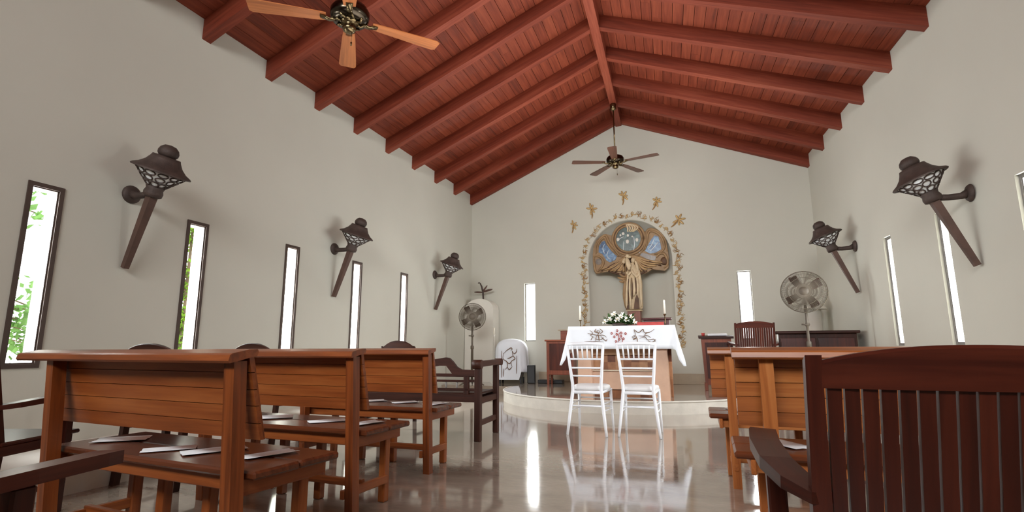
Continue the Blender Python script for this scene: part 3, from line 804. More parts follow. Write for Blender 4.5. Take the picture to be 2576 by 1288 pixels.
spots = [(-.20, -.05, .06, -.6), (-.13, -.10, .09, -.2), (-.06, -.06, .17, -.5), (-.03, -.12, .08, .1), (.05, -.08, .15, .4), (.10, -.12, .08, .3), (.16, -.06, .12, .6),
         (-.10, -.02, .15, -.3), (.02, -.14, .12, 0), (.20, -.08, .05, .8)]
for x, y, z, an in spots:
    mb = MB(); dr = Vector((math.sin(an), -.75, .45)).normalized(); q = dr.to_track_quat('Z', 'Y').to_matrix().to_4x4()
    T = Matrix.Translation((x, y, z)) @ q
    for k in range(6):
        a = 2*PI*k/6+.3*(k % 2); c, s = math.cos(a), math.sin(a)
        pp = []
        for r, h, w in ((.003, 0, .003), (.017, .018, .010), (.034, .030, .010), (.048, .028, .002)):
            pp.append((T @ Vector((c*r-s*w, s*r+c*w, h)), T @ Vector((c*r+s*w, s*r-c*w, h))))
        vs = [(mb._v(a1, (0, 0, 0)), mb._v(b1, (0, 0, 0))) for a1, b1 in pp]
        for u, v in zip(vs[:-1], vs[1:]): mb._f([u[0], u[1], v[1], v[0]], True)
    o = mb.build('lily', M['petal'], fl, recalc=False)
    mb = MB(); mb.tube([T @ Vector((0, 0, 0)), T @ Vector((0, .003, .04))], .004, 5); mb.build('stamen', M['stamen'], o)
# red book, candle sticks
bk = thing('missal', 'thick red covered book lying on the altar beside the lilies', 'book', at_altar(.40, -.12, 1.004), AZ+R_(3))
mb = MB(); mb.box((0, 0, .004), (.36, .26, .008)); mb.box((0, 0, .044), (.36, .26, .008)); mb.box((0, -.128, .024), (.36, .008, .046)); mb.build('cover', M['red_cloth'], bk)
mb = MB(); mb.box((.005, .005, .024), (.345, .24, .032)); mb.build('pages', M['paper'], bk)
def candle(x, y, z, hh, hc, label):
    t = thing('altar_candle', label, 'candle', at_altar(x, y, z), 0, 'altar candles')
    mb = MB(); mb.lathe([(.032, 0), (.03, .008), (.01, .018), (.006, .05), (.008, hh*.5), (.006, hh*.8), (.02, hh-.01), (.022, hh)], 16); mb.build('holder', M['brass'], t)
    mb = MB(); mb.lathe([(.0135, hh), (.0125, hh+hc-.01), (.006, hh+hc), (0, hh+hc+.004)], 14); mb.build('candle_stick', M['wax'], t)
    mb = MB(); mb.tube([(0, 0, hh+hc), (0, .001, hh+hc+.015)], .0018, 5); mb.build('wick', M['black'], t)
candle(.60, -.02, 1.004, .17, .20, 'thin white candle on a slim holder beside the red book')
candle(-.66, .25, 1.004, .12, .22, 'thin white candle at the other end of the altar, near the left gilt border')

mb_ = thing('lidded_box', 'dark maroon lidded box on the altar behind the red book', 'box', at_altar(.48, .17, 1.004), AZ)
mb = MB(); mb.box((0, 0, .045), (.36, .20, .09), ch=.006); mb.build('box_body', M['maroon'], mb_)
mb = MB(); mb.box((0, 0, .106), (.42, .24, .03), ch=.01); mb.build('lid', M['maroon'], mb_)
bx = thing('wooden_plinth', 'small reddish wooden box plinth under the carved statue', 'plinth', (-1.585, D+.11, NB), 0)
mb = MB(); mb.box((0, 0, .30), (.26, .22, .60)); mb.build('box_body', M['red_wood'], bx)
mb = MB(); mb.box((0, -.005, .615), (.30, .24, .03)); mb.build('cap_board', M['carved_light'], bx)

# statue: a draped robed figure leaning on a post, one continuous carved body
st = thing('carved_statue', 'pale carved wooden robed figure standing before the painted relief', 'statue', (-1.60, D-.02, 1.63), 0)
st.scale = (1.1, 1.0, 1.03)
def statue_body():
    mb = MB()
    prof = [(.0, .105), (.04, .112), (.12, .108), (.25, .10), (.4, .104), (.52, .112), (.62, .112), (.70, .108), (.77, .098), (.83, .078), (.87, .048), (.895, .034), (.93, .032)]
    n = 72; rows = []
    for z, r in prof:
        row = []
        for k in range(n):
            a = 2*PI*k/n; damp = 1-max(0, z-.6)/.33*.85
            fold = 1+(.16*math.sin(8*a+z*6)+.09*math.sin(15*a-z*8+1))*damp
            row.append(mb._v((.035+r*fold*math.cos(a)*1.1+.02*math.sin(z*4), r*fold*math.sin(a)*.72, z), (0, 0, 0)))
        rows.append(row)
    for a, b in zip(rows[:-1], rows[1:]):
        for k in range(n): mb._f([a[k], a[(k+1) % n], b[(k+1) % n], b[k]], True)
    mb._f(list(reversed(rows[0]))); mb._f(rows[-1])
    mb.blob((.042, -.018, .972), (.037, .043, .054)); mb.blob((.044, .004, .978), (.046, .046, .060))
    mb.blob((.038, -.060, .966), (.007, .010, .011))
    mb.tube([(.12, -.01, .80), (.145, -.05, .68), (.10, -.10, .63), (.05, -.11, .70), (.02, -.09, .78)], [.034, .03, .026, .022, .016], 10)
    mb.tube([(-.045, -.01, .80), (-.07, -.06, .72), (-.03, -.10, .68), (.02, -.11, .74)], [.03, .028, .024, .016], 10)
    for pts, r in ((((-.05, -.07, .72), (-.07, -.095, .45), (-.09, -.09, .2), (-.10, -.08, .02)), .02), (((-.01, -.08, .66), (-.03, -.10, .42), (-.02, -.095, .02)), .017),
                   (((.05, -.08, .64), (.06, -.10, .4), (.04, -.095, .25)), .02), (((.10, -.07, .7), (.12, -.09, .45), (.11, -.08, .24)), .018), (((.14, -.03, .78), (.16, -.05, .5), (.165, -.05, .05)), .026),
                   (((.09, -.03, .96), (.115, -.03, .84), (.15, -.03, .62)), .022)):
        stroke(mb, pts, r, 8)
    return mb
statue_body().build('figure', M['carved_light'], st)
mb = MB()
mb.tube([(-.085, .03, .0), (-.09, .0, .4), (-.075, -.01, .8), (-.07, .0, 1.05)], [.05, .042, .036, .03], 9)
for q in (((-.08, -.02, .66), (-.15, -.05, .66), (-.21, -.05, .72)), ((-.08, -.02, .62), (-.16, -.06, .61), (-.25, -.05, .65)), ((-.08, -.02, .58), (-.15, -.06, .55), (-.22, -.05, .57)), ((-.07, -.03, .5), (-.11, -.07, .56), (-.17, -.06, .6))):
    stroke(mb, q, .019, 7)
stroke(mb, [(-.12, -.03, .03), (-.135, -.06, .3), (-.10, -.06, .62)], .024, 7)
mb.build('tree_trunk', M['carved'], st)
mb = MB()
mb.blob((-.055, -.045, 1.065), (.036, .04, .044)); mb.blob((-.03, -.03, 1.05), (.05, .035, .03))
for q, r in ((((-.07, -.04, 1.03), (-.05, -.085, .95), (-.03, -.10, .86), (-.02, -.10, .78)), .032), (((-.10, -.02, 1.03), (-.125, -.06, .96), (-.11, -.08, .92)), .022), (((-.04, -.06, 1.0), (-.02, -.10, .9), (.0, -.11, .83)), .022)):
    stroke(mb, q, r, 8)
mb.build('upper_drapery', M['carved_light'], st)
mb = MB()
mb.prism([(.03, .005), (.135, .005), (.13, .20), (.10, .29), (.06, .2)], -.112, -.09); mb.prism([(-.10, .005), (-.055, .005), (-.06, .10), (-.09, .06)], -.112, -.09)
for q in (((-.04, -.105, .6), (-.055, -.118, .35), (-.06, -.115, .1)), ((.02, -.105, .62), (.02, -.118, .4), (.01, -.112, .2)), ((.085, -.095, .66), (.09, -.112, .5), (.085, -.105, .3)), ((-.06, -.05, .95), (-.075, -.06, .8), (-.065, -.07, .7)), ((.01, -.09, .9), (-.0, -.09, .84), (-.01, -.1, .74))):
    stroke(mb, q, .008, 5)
mb.build('shadowed_fold', M['carved_dark'], st)  # dark strokes and wedges paint shade between the robe folds

# ------------------------------------------------------------------ painted relief in the niche
K = .00818
rel = thing('carved_relief', 'carved wooden relief with blue and teal painted panels in the arched niche', 'relief', (-1.646, D+.07, 2.92), 0)
def U(px, py):
    u = (px-1581)*K; v = (630-py)*K
    return (u+v*.05, v-u*.058)
def plate(poly, y0, y1, mat, name):
    mb = MB(); mb.prism([U(*p) for p in poly], y0, y1); return mb.build(name, mat, rel)
back = [(1497, 697), (1489, 670), (1488, 645), (1490, 625), (1497, 608), (1508, 598), (1521, 591), (1537, 596), (1540, 588), (1549, 576), (1562, 566), (1581, 562), (1600, 566), (1612, 576), (1621, 588), (1626, 586), (1637, 580),
        (1652, 585), (1665, 597), (1673, 612), (1677, 632), (1680, 655), (1679, 680), (1670, 688), (1640, 684), (1625, 694), (1600, 701), (1578, 703), (1555, 698), (1535, 690), (1515, 693)]
plate(back, .0, .06, M['carved'], 'backing_board')
def circ(cx, cy, r, n=30, a0=0, a1=2*PI, sq=1): return [(cx+r*math.cos(a0+(a1-a0)*k/n), cy-sq*r*math.sin(a0+(a1-a0)*k/n)) for k in range(n+1)]
plate(circ(1580, 606, 31, 30)[:-1], -.012, .01, M['teal_glass'], 'centre_panel')
plate([(1505, 625), (1512, 612), (1520, 610), (1528, 622), (1540, 634), (1552, 648), (1548, 660), (1534, 667), (1525, 662), (1514, 645), (1504, 640)], -.012, .01, M['blue_glass'], 'left_panel')
plate([(1646, 598), (1655, 602), (1660, 620), (1662, 634), (1650, 642), (1635, 645), (1622, 638), (1630, 622), (1638, 608)], -.012, .01, M['blue_glass'], 'right_panel')
plate([(1606, 640), (1622, 644), (1640, 650), (1650, 652), (1646, 664), (1630, 660), (1612, 650)], -.010, .01, M['wash_glass'], 'lower_right_panel')
plate(circ(1504, 665, 8, 14)[:-1], -.01, .01, M['wash_glass'], 'lower_left_panel')
def band(pts, r, mat, name, n=8, y=-.012):
    mb = MB(); stroke(mb, [(U(*p)[0], y, U(*p)[1]) for p in pts], r, n); return mb.build(name, mat, rel)
def ringband(cx, cy, r, rad, mat, name, a0=0, a1=2*PI, y=-.012):
    mb = MB(); mb.tube([(U(*p)[0], y, U(*p)[1]) for p in circ(cx, cy, r, 48, a0, a1)], rad, 8); return mb.build(name, mat, rel)
ringband(1581, 606, 41, .024, M['carved'], 'ring_moulding'); ringband(1581, 606, 37.5, .012, M['carved_dark'], 'ring_moulding', y=-.008); ringband(1581, 606, 34.5, .018, M['carved'], 'ring_moulding')
for pts in ([(1497, 645), (1497, 622), (1506, 606), (1521, 595), (1530, 612), (1545, 632), (1560, 650), (1575, 655)],
            [(1500, 640), (1502, 620), (1511, 606), (1520, 602), (1526, 617), (1541, 638), (1556, 652)],
            [(1622, 636), (1627, 618), (1629, 596), (1636, 587), (1652, 592), (1664, 606), (1669, 628), (1662, 641), (1645, 647)],
            [(1603, 652), (1618, 635), (1624, 612), (1626, 590), (1634, 582), (1650, 586), (1664, 598), (1673, 616), (1676, 640)],
            [(1490, 652), (1502, 650), (1512, 656), (1517, 668), (1512, 680), (1500, 692)], [(1492, 650), (1493, 672), (1499, 693), (1515, 690)],
            [(1650, 655), (1658, 646), (1668, 645), (1675, 656), (1677, 672), (1668, 682)]):
    band(pts, .02, M['carved'], 'moulding')
mb = MB()
for i in range(7):
    dx = i*3.0; q = i/6
    for sgn in (-1,):
        e = (1508+i*9, 686+4*math.sin(q*3)) ; m_ = (1540+i*5, 676+i*2.2)
        stroke(mb, [(U(*p)[0], -.02-.012*(i % 2), U(*p)[1]) for p in ((1579, 652), (1560-i*0+i*1.5, 662+i*2), m_, e)], .020 if i % 2 == 0 else .014, 7)
mb.build('left_drapery', M['carved_mid'], rel)
mb = MB()
for i in range(7):
    e = (1672-i*11, 668+i*4.2); m_ = (1632-i*4, 664+i*4.5)
    stroke(mb, [(U(*p)[0], -.02-.012*(i % 2), U(*p)[1]) for p in ((1583, 650), (1603, 654+i*3), m_, e)], .022 if i % 2 == 0 else .015, 7)
mb.build('right_drapery', M['carved_mid'], rel)
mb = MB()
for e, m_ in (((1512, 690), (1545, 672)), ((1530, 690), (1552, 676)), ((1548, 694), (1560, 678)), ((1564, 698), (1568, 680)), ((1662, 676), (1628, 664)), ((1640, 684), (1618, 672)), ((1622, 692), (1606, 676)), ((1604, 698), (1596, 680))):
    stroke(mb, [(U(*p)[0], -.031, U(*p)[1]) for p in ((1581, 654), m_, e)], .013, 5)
mb.build('drapery_groove_shade', M['carved_dark'], rel)  # dark strokes paint the shade between drapery folds
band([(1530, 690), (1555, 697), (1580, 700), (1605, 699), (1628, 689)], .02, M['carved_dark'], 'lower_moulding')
mb = MB(); mb.blob((U(1669, 664)[0], -.012, U(1669, 664)[1]), (.075, .03, .085)); mb.build('roundel', M['carved_dark'], rel)
mb = MB()
for dx in (0, 6, 12, 18, 24):
    stroke(mb, [(U(*p)[0], -.018, U(*p)[1]) for p in ((1574+dx*.4, 567), (1577+dx, 573), (1579+dx*1.0, 580), (1578+dx*.6, 588))], .014, 7)
mb.build('shell_carving', M['carved_light'], rel)
mb = MB()
for px, py, r in ((1554, 607, 4), (1567, 592, 3.5), (1578, 613, 4.5), (1602, 609, 4), (1579, 597, 3), (1560, 596, 2.5), (1590, 600, 2)):
    x, z = U(px, py); mb.blob((x, -.014, z), (r*K, .006, r*K*1.2))
mb.build('painted_blossoms', M['white_plaster'], rel)
mb = MB()
for s_ in (((1520, 618), (1515, 630), (1520, 645)), ((1530, 635), (1526, 650), (1535, 660)), ((1645, 605), (1640, 620), (1630, 635)), ((1655, 615), (1645, 628), (1635, 640)),
           ((1594, 600), (1596, 620), (1594, 636)), ((1569, 612), (1568, 636)), ((1553, 612), (1560, 604), (1570, 600))):
    stroke(mb, [(U(*p)[0], -.014, U(*p)[1]) for p in s_], .006, 5)
mb.build('painted_branches', M['lampglass'], rel)

# ------------------------------------------------------------------ gilt border and star flowers on the altar wall
def ornament_mesh(seed):
    rnd = random.Random(seed); mb = MB()
    ns = 3 if seed % 3 else 4
    for i in range(ns):
        a = rnd.uniform(0, 2*PI); l = rnd.uniform(.045, .075); c = Vector((rnd.uniform(-.025, .025), rnd.uniform(-.03, .03)))
        d = Vector((math.cos(a), math.sin(a))); p = Vector((-d.y, d.x)); b = rnd.choice([-1, 1])*rnd.uniform(.4, .9)
        pts = [c-d*l, c-d*l*.3+p*l*b*.6, c+d*l*.35-p*l*b*.4, c+d*l+p*l*b*.5]
        stroke(mb, [(q.x, -.006, q.y) for q in pts], .0045, 5)
    if seed % 2:
        r = rnd.uniform(.016, .024); c = (rnd.uniform(-.03, .03), rnd.uniform(-.03, .03))
        stroke(mb, [(c[0]+r*math.cos(t), -.006, c[1]+r*1.2*math.sin(t)) for t in [k*PI/4 for k in range(9)]], .005, 5)
    c = (rnd.uniform(-.02, .02), rnd.uniform(-.02, .02)); a = rnd.uniform(0, PI)
    mb.blob((c[0], -.006, c[1]), (.008, .007, .026), Matrix.Rotation(a, 4, 'Y'))
    return mb
ornp = []
def ornament(i, x, z, rot, label, group, sc=1):
    k = i % 9
    if len(ornp) <= k:
        o = ornament_mesh(k*7+3).build('gilt_ornament', M['gold'] if k % 3 else M['gold_dark']); ornp.append(o)
    else:
        o = ornp[k].copy(); COL.objects.link(o)
    o.location = (x, D-.004, z); o.rotation_euler = (0, rot, 0); o.scale = (sc, 1, sc)
    tag(o, label, 'ornament', group)
n = 0
for k in range(17):
    z = 1.22+1.46*k/16
    ornament(n, -2.60-.03*math.sin(k*2.1), z, .5*math.sin(k*1.7), 'small gilt curling ornament on the wall left of the arched niche', 'gilt border, left side of the niche'); n += 1
for k in range(1, 24):
    a = PI-PI*k/24; r = NR+.10+.02*math.sin(k*2)
    ornament(n, NC+r*math.cos(a), NS+r*math.sin(a)+.0, -(PI/2-a), 'small gilt curling ornament on the wall over the arch of the niche', 'gilt border, over the arch of the niche'); n += 1
for k in range(21):
    z = .90+1.78*k/20
    ornament(n, -.675+.03*math.sin(k*2.3), z, .5*math.sin(k*1.3), 'small gilt curling ornament on the wall right of the arched niche', 'gilt border, right side of the niche'); n += 1
def starflower(x, z, rot, sc, label, seed):
    rnd = random.Random(seed); mb = MB()
    for k in range(7):
        a = 2*PI*k/7+rnd.uniform(-.15, .15); l = rnd.uniform(.09, .135); 
        if k == 5: continue
        d = Vector((math.sin(a), math.cos(a))); c = d*l*.55
        mb.blob((c.x, -.01, c.y), (.021, .011, l*.5), Matrix.Rotation(a, 4, 'Y'), seg=8, rings=6)
    o = mb.build('gilt_flower', M['gold'], None, (x, D-.004, z))
    o.rotation_euler = (0, rot, 0); o.scale = (sc, 1, sc); tag(o, label, 'ornament', 'gilt star flowers above the niche')
    mb = MB(); stroke(mb, [(0, -.008, 0), (-.015, -.01, -.08), (-.03, -.01, -.13), (-.06, -.01, -.19)], .011, 6); mb.build('flower_stem', M['gold_dark'], o)
for a in ((-2.800, 3.50, -.1, .9, 'gilt star flower above the niche, lowest on the left side', 1), (-2.395, 3.82, -.35, 1.05, 'gilt star flower above the niche, second from the left', 2),
          (-1.700, 4.04, -.2, 1.0, 'gilt star flower at the top, straight above the niche', 3), (-1.025, 3.85, .15, 1.0, 'gilt star flower above the niche, second from the right', 4),
          (-.615, 3.42, .5, 1.05, 'gilt star flower above the niche, lowest on the right side', 5)):
    starflower(*a)

# ------------------------------------------------------------------ torch lamps on the walls
def make_sconce(label, group):
    t = thing('torch_lamp', label, 'wall lamp', group=group)     # local +x leaves the wall, origin on the wall at the plate
    tl = R_(21.5); ax = Vector((math.sin(tl), 0, math.cos(tl))); col = Vector((.31, 0, -.005))
    T = Matrix.Translation(col) @ Matrix.Rotation(tl, 4, 'Y')
    mb = MB(); mb.lathe([(.085, 0.002), (.085, .012), (.07, .03), (.035, .04), (0, .042)], 20, Matrix.Rotation(PI/2, 4, 'Y')); mb.build('wall_plate', M['iron'], t)
    mb = MB(); mb.tube([(.02, 0, 0), (.08, 0, -.022), (.18, 0, -.025), (.31, 0, -.015)], [.045, .032, .03, .034], 10); mb.build('bracket_arm', M['iron'], t)
    mb = MB(); mb.lathe([(.055, -.055), (.075, -.045), (.08, -.01), (.07, .02), (.078, .045), (.06, .06)], 16, T); mb.build('collar', M['iron'], t)
    mb = MB()
    p0 = col+ax*-.74; p1 = col+ax*-.03
    mb.tube([p0, (p0+p1)/2, p1], [.034, .042, .05], 4, smooth=False); mb.build('pole', M['iron_pole'], t)
    mb = MB(); mb.lathe([(.062, .045), (.085, .07), (.15, .135), (.196, .185), (.193, .192), (.05, .196)], 24, T); mb.build('glass_bowl', M['lampglass'], t)
    mb = MB(); rnd = random.Random(4)
    def cone(a, v):
        z = .045+.142*v; r = .067+.136*(v**.95)
        return T @ Vector((r*math.cos(a), r*math.sin(a), z))
    for row, (v, cnt, rv, off) in enumerate(((.17, 8, .15, 0), (.5, 10, .17, .25), (.83, 12, .15, .1))):
        for k in range(cnt):
            a0 = 2*PI*(k+off)/cnt+rnd.uniform(-.08, .08); ra = PI/cnt*rnd.uniform(.8, 1.0); rv2 = rv*rnd.uniform(.8, 1.05)
            pts = [cone(a0+ra*math.cos(w), min(1, max(0, v+rv2*math.sin(w)))) for w in [2*PI*j/9 for j in range(10)]]
            mb.tube(pts, .0065, 5, cap=False)
    mb.build('lattice', M['iron'], t)
    mb = MB(); mb.lathe([(.19, .190), (.238, .184), (.244, .192), (.234, .204), (.190, .228), (.148, .268), (.122, .312), (.112, .336), (.02, .340)], 28, T); mb.build('hood', M['iron'], t)
    mb = MB(); mb.lathe([(.0, .33), (.068, .336), (.084, .358), (.086, .385), (.074, .415), (.045, .44), (.0, .448)], 18, T); mb.build('finial', M['iron'], t)
    return t
gw = 'torch lamps on the side walls'
sc = make_sconce('large iron torch lamp on the left wall, between the two nearest windows', gw)
sc.location = (L(3.076), 3.076, 2.29)
dup(sc, (L(5.98), 5.98, 2.29), 0, 'iron torch lamp on the left wall, the middle one of three', gw)
dup(sc, (L(9.05), 9.05, 2.31), 0, 'iron torch lamp on the left wall, nearest the back corner and pedestal fan', gw)
dup(sc, (Rr(8.98), 8.98, 2.345), PI, 'iron torch lamp on the right wall, near the back corner', gw)
dup(sc, (Rr(6.02), 6.02, 2.30), PI, 'large iron torch lamp on the right wall, its pole crossing a slit window', gw)

# ------------------------------------------------------------------ ceiling fans
def make_fan(label, loc, angles, Rb, rod, mat, tilt=0):
    t = thing('ceiling_fan', label, 'ceiling fan', loc)
    mb = MB(); mb.tube([(0, 0, .12), (0, 0, rod)], .013, 10); mb.build('down_rod', M['brass'], t)
    mb = MB(); mb.lathe([(.02, rod-.14), (.06, rod-.1), (.065, rod-.02), (.06, rod)], 18); mb.build('ceiling_canopy', M['brass'], t)
    mb = MB(); mb.lathe([(.09, -.045), (.15, -.035), (.17, .0), (.172, .05), (.15, .09), (.08, .12), (.03, .14)], 30); mb.build('motor_housing', M['gunmetal'], t)
    mb = MB(); mb.lathe([(0, -.15), (.03, -.148), (.055, -.13), (.06, -.1), (.045, -.07), (.075, -.055), (.085, -.044)], 20)
    for k in range(8):
        a = 2*PI*k/8; mb.tube([(.135*math.cos(a), .135*math.sin(a), -.036), (.10*math.cos(a+.25), .10*math.sin(a+.25), -.055), (.07*math.cos(a), .07*math.sin(a), -.05)], .012, 6)
    mb.build('switch_cup', M['brass'], t)
    mb = MB(); mb.tube([(.03, 0, -.14), (.03, 0, -.24)], .002, 5); mb.lathe([(0, -.285), (.007, -.28), (.008, -.25), (0, -.24)], 8, Matrix.Translation((.03, 0, 0))); mb.build('pull_chain', M['brass'], t)
    for a in angles:
        T = Matrix.Rotation(R_(a), 4, 'Z'); tw = Matrix.Rotation(R_(3), 4, 'X')
        mb = MB(); mb.tube([T @ Vector((.10, 0, -.03)), T @ Vector((.17, 0, -.045)), T @ Vector((.25, 0, -.02))], [.02, .017, .022], 6, flat=(1.6, .5)); mb.build('blade_iron', M['brass'], t)
        mb = MB(); pr = [(.20, .050), (.30, .060), (Rb-.12, .082), (Rb-.03, .084), (Rb, .066)]
        top = [(x, w) for x, w in pr]; poly = top+[(x, -w) for x, w in reversed(top)]
        for zz in (0,):
            va = [mb._v(T @ (tw @ Vector((x, y, -.008))) + Vector((0, 0, -.015)), (x, y, 0)) for x, y in poly]
            vb = [mb._v(T @ (tw @ Vector((x, y, 0))) + Vector((0, 0, -.015)), (x, y, .01)) for x, y in poly]
            mb._f(va); mb._f(list(reversed(vb)))
            for i in range(len(poly)): mb._f([va[i], va[(i+1) % len(poly)], vb[(i+1) % len(poly)], vb[i]])
        mb.build('blade', mat, t)
    return t
fx, fy = -2.90, 3.43
make_fan('large ceiling fan with light wooden blades, nearest the camera', (fx, fy, 3.80), (52, 130, 216, 308), .84, 1.37, M['blade'])
make_fan('dark bladed ceiling fan hanging from the ridge beam before the altar wall', (-1.655, 9.75, 4.43), (-158, -10, 62, 134, -84), .84, 1.19, M['blade_dark'])

# ------------------------------------------------------------------ pedestal fans
def make_pfan(label, loc, rz, hz, r, tilt=0.0):
    t = thing('pedestal_fan', label, 'fan', loc, rz, 'pedestal fans')
    mb = MB()
    for k in range(3):
        a = PI/2+2*PI*k/3; mb.tube([(0, 0, .10), (.14*math.cos(a), .14*math.sin(a), .07), (.27*math.cos(a), .27*math.sin(a), .012)], [.022, .018, .012], 8)
    mb.build('base', M['fan_grey'], t)
    mb = MB(); mb.lathe([(.024, .08), (.024, hz*.52), (.034, hz*.53), (.034, hz*.57), (.018, hz*.58), (.018, hz*.70), (.03, hz*.71), (.03, hz*.73), (.02, hz*.74), (.022, hz-.12), (.014, hz-.04)], 14); mb.build('pole', M['fan_grey'], t)
    mb = MB(); mb.tube([(-.07, -.04, hz*.72), (.0, -.04, hz*.715), (.03, -.02, hz*.72)], .012, 8); mb.build('clamp_knob', M['fan_grey'], t)
    hz0 = Vector((0, -.05, hz))
    T = Matrix.Translation(hz0) @ Matrix.Rotation(PI/2-tilt, 4, 'X')       # local +z points to -y (towards the nave)
    mb = MB(); mb.lathe([(0, -.14), (.05, -.13), (.06, -.02), (.05, 0)], 16, T); mb.build('motor', M['fan_grey'], t)
    mb = MB(); n = 110
    for k in range(n):
        a = 2*PI*k/n; c, s = math.cos(a), math.sin(a)
        mb.tube([T @ Vector((.045*c, .045*s, .09)), T @ Vector((r*.6*c, r*.6*s, .085)), T @ Vector((r*.92*c, r*.92*s, .05)), T @ Vector((r*c, r*s, .02)), T @ Vector((r*.9*c, r*.9*s, -.02)), T @ Vector((.06*c, .06*s, -.05))], .0030, 4, cap=False)
    for rr, z, w in ((r, .02, .007), (r*.66, .082, .004), (r*.35, .088, .004), (r*.85, .06, .003)):
        mb.tube([T @ Vector((rr*math.cos(2*PI*k/40), rr*math.sin(2*PI*k/40), z)) for k in range(41)], w, 6, cap=False)
    mb.build('wire_cage', M['fan_wire'], t)
    mb = MB(); mb.lathe([(.0, .098), (.06, .096), (.065, .088), (.05, .08)], 18, T); mb.build('badge', M['fan_grey'], t)
    for k in range(4):
        mb = MB(); a = 2*PI*k/4+.4; poly = []
        for u in range(7):
            q = u/6; poly.append((.04+(r*.86-.04)*q, .02+.085*math.sin(q*PI*.62)))
        lo = [(x, -.025) for x, y in reversed(poly)]
        RZ = Matrix.Rotation(a, 4, 'Z') @ Matrix.Rotation(.5, 4, 'X')
        v = [mb._v(T @ (RZ @ Vector((x, y, 0)) + Vector((0, 0, .02))), (x, y, 0)) for x, y in poly+lo]
        mb._f(v); mb.build('fan_blade', M['walnut'], t, recalc=False)
    return t
make_pfan('grey pedestal fan standing in the left back corner behind the settee', (-4.56, 9.47, 0.15), R_(24), 1.33, .265)
make_pfan('grey pedestal fan in the right back corner behind the pews', (1.19, 8.6, 0), R_(-8), 1.65, .30, .1)

# ------------------------------------------------------------------ back corners
# arched white panel with iron cross
pn = thing('arched_tabernacle', 'white arched plaster panel standing in the left back corner', 'panel', (-4.90, 10.62, .15), 0)
mb = MB(); pp = [(-.34, 0), (.34, 0), (.34, 1.55)]+[(.34*math.cos(t), 1.55+.24*math.sin(t)**.9) for t in [PI*k/16 for k in range(1, 16)]]+[(-.34, 1.55)]
mb.prism(pp, -.12, .2); mb.build('panel_body', M['white_plaster'], pn)
cx = thing('iron_cross', 'small dark iron cross with leaf shaped arms on top of the arched panel', 'cross', (-4.87, 10.62, 1.94), 0)
mb = MB(); mb.tube([(.02, 0, 0), (.01, 0, .15), (-.02, 0, .28), (-.06, 0, .36), (-.09, 0, .38), (-.11, 0, .36)], [.018, .02, .018, .014, .012, .012], 8); mb.build('upright', M['iron'], cx)
mb = MB(); mb.blob((-.09, 0, .16), (.12, .012, .02), Matrix.Rotation(.08, 4, 'Y')); mb.blob((.12, 0, .19), (.13, .012, .024), Matrix.Rotation(-.2, 4, 'Y')); mb.blob((.06, -.01, .23), (.10, .012, .02), Matrix.Rotation(-.9, 4, 'Y')); mb.build('arms', M['iron_pole'], cx)
pc = thing('floor_candle', 'tall thin white candle on a slim stand beside the arched panel', 'candle', (-4.47, 10.35, .15), 0)
mb = MB(); mb.lathe([(.09, 0), (.08, .02), (.014, .04), (.012, .95), (.03, .98), (.03, 1.0)], 14); mb.build('stand', M['white_plaster'], pc)
mb = MB(); mb.lathe([(.02, 1.0), (.018, 1.14), (0, 1.15)], 12); mb.build('candle_stick', M['wax'], pc)

# chair hidden under an embroidered white cloth
dc = thing('covered_chair', 'chair hidden under a white cloth embroidered in brown, left of the altar', 'chair', (-4.08, 10.38, .15), R_(10))
def drape():
    mb = MB(); n = 56; rows = []
    levels = [(.905, .30), (.90, .55), (.875, .76), (.83, .89), (.77, .96), (.70, .99), (.55, 1.0), (.38, 1.02), (.22, 1.05), (.075, 1.07)]
    for z, q in levels:
        row = []
        for k in range(n):
            a = 2*PI*k/n; c, s = math.cos(a), math.sin(a)
            sx = math.copysign(abs(c)**.42, c); sy = math.copysign(abs(s)**.5, s)
            w = max(0, (.80-z))/.75
            fold = 1+(.045*math.sin(9*a)+.03*math.sin(15*a+1))*w
            x = sx*.33*q*fold; y = sy*.23*q*fold
            zz = z-(.045*abs(sx)**3 if z > .7 else .045*abs(sx)**3*max(0, (z-.3)/.4))*min(1, q)
            if z < .1 and sx > .6: zz += .16
            row.append(mb._v((x+.02*(1-z)*max(0, sx), y, zz), (0, 0, 0)))
        rows.append(row)
    for a, b in zip(rows[:-1], rows[1:]):
        for k in range(n): mb._f([a[k], a[(k+1) % n], b[(k+1) % n], b[k]], True)
    mb._f(rows[0], True)
    mb.build('drape', M['linen'], dc)
drape()
mb = MB()
for pts in ([(-.12, .60), (-.06, .66), (.0, .70), (.04, .72), (.06, .69), (.03, .67)], [(-.12, .62), (-.13, .5), (-.05, .44), (-.04, .34), (-.09, .28)], [(.06, .66), (.1, .60), (.15, .64), (.16, .70)],
            [(.06, .66), (.08, .56), (.12, .5), (.04, .44), (.06, .34)], [(-.16, .66), (-.16, .12)], [(.16, .56), (.15, .2)], [(-.05, .44), (.0, .40), (.04, .44)], [(-.11, .3), (-.12, .14)], [(.06, .34), (.0, .28), (-.04, .34)], [(-.04, .5), (.02, .52), (.08, .56)]):
    stroke(mb, [(x, -.250-.012*(.8-z), z) for x, z in pts], .0055, 5)
mb.build('embroidery', M['thread'], dc)
for sx in (-1, 1):
    for sy in (-1, 1):
        mb = MB(); mb.box((sx*.22, sy*.15, .06), (.035, .035, .12)); mb.build('leg', M['black'], dc)
sp = thing('loudspeaker', 'small black loudspeaker on the floor beside the cloth covered chair', 'speaker', (-3.58, 10.20, .165), R_(15))
mb = MB(); mb.box((0, 0, .18), (.16, .22, .36), ch=.012); mb.build('cabinet', M['black'], sp)
mb = MB(); mb.box((0, -.113, .18), (.13, .008, .31), ch=.003); mb.build('grille', M['black'], sp)
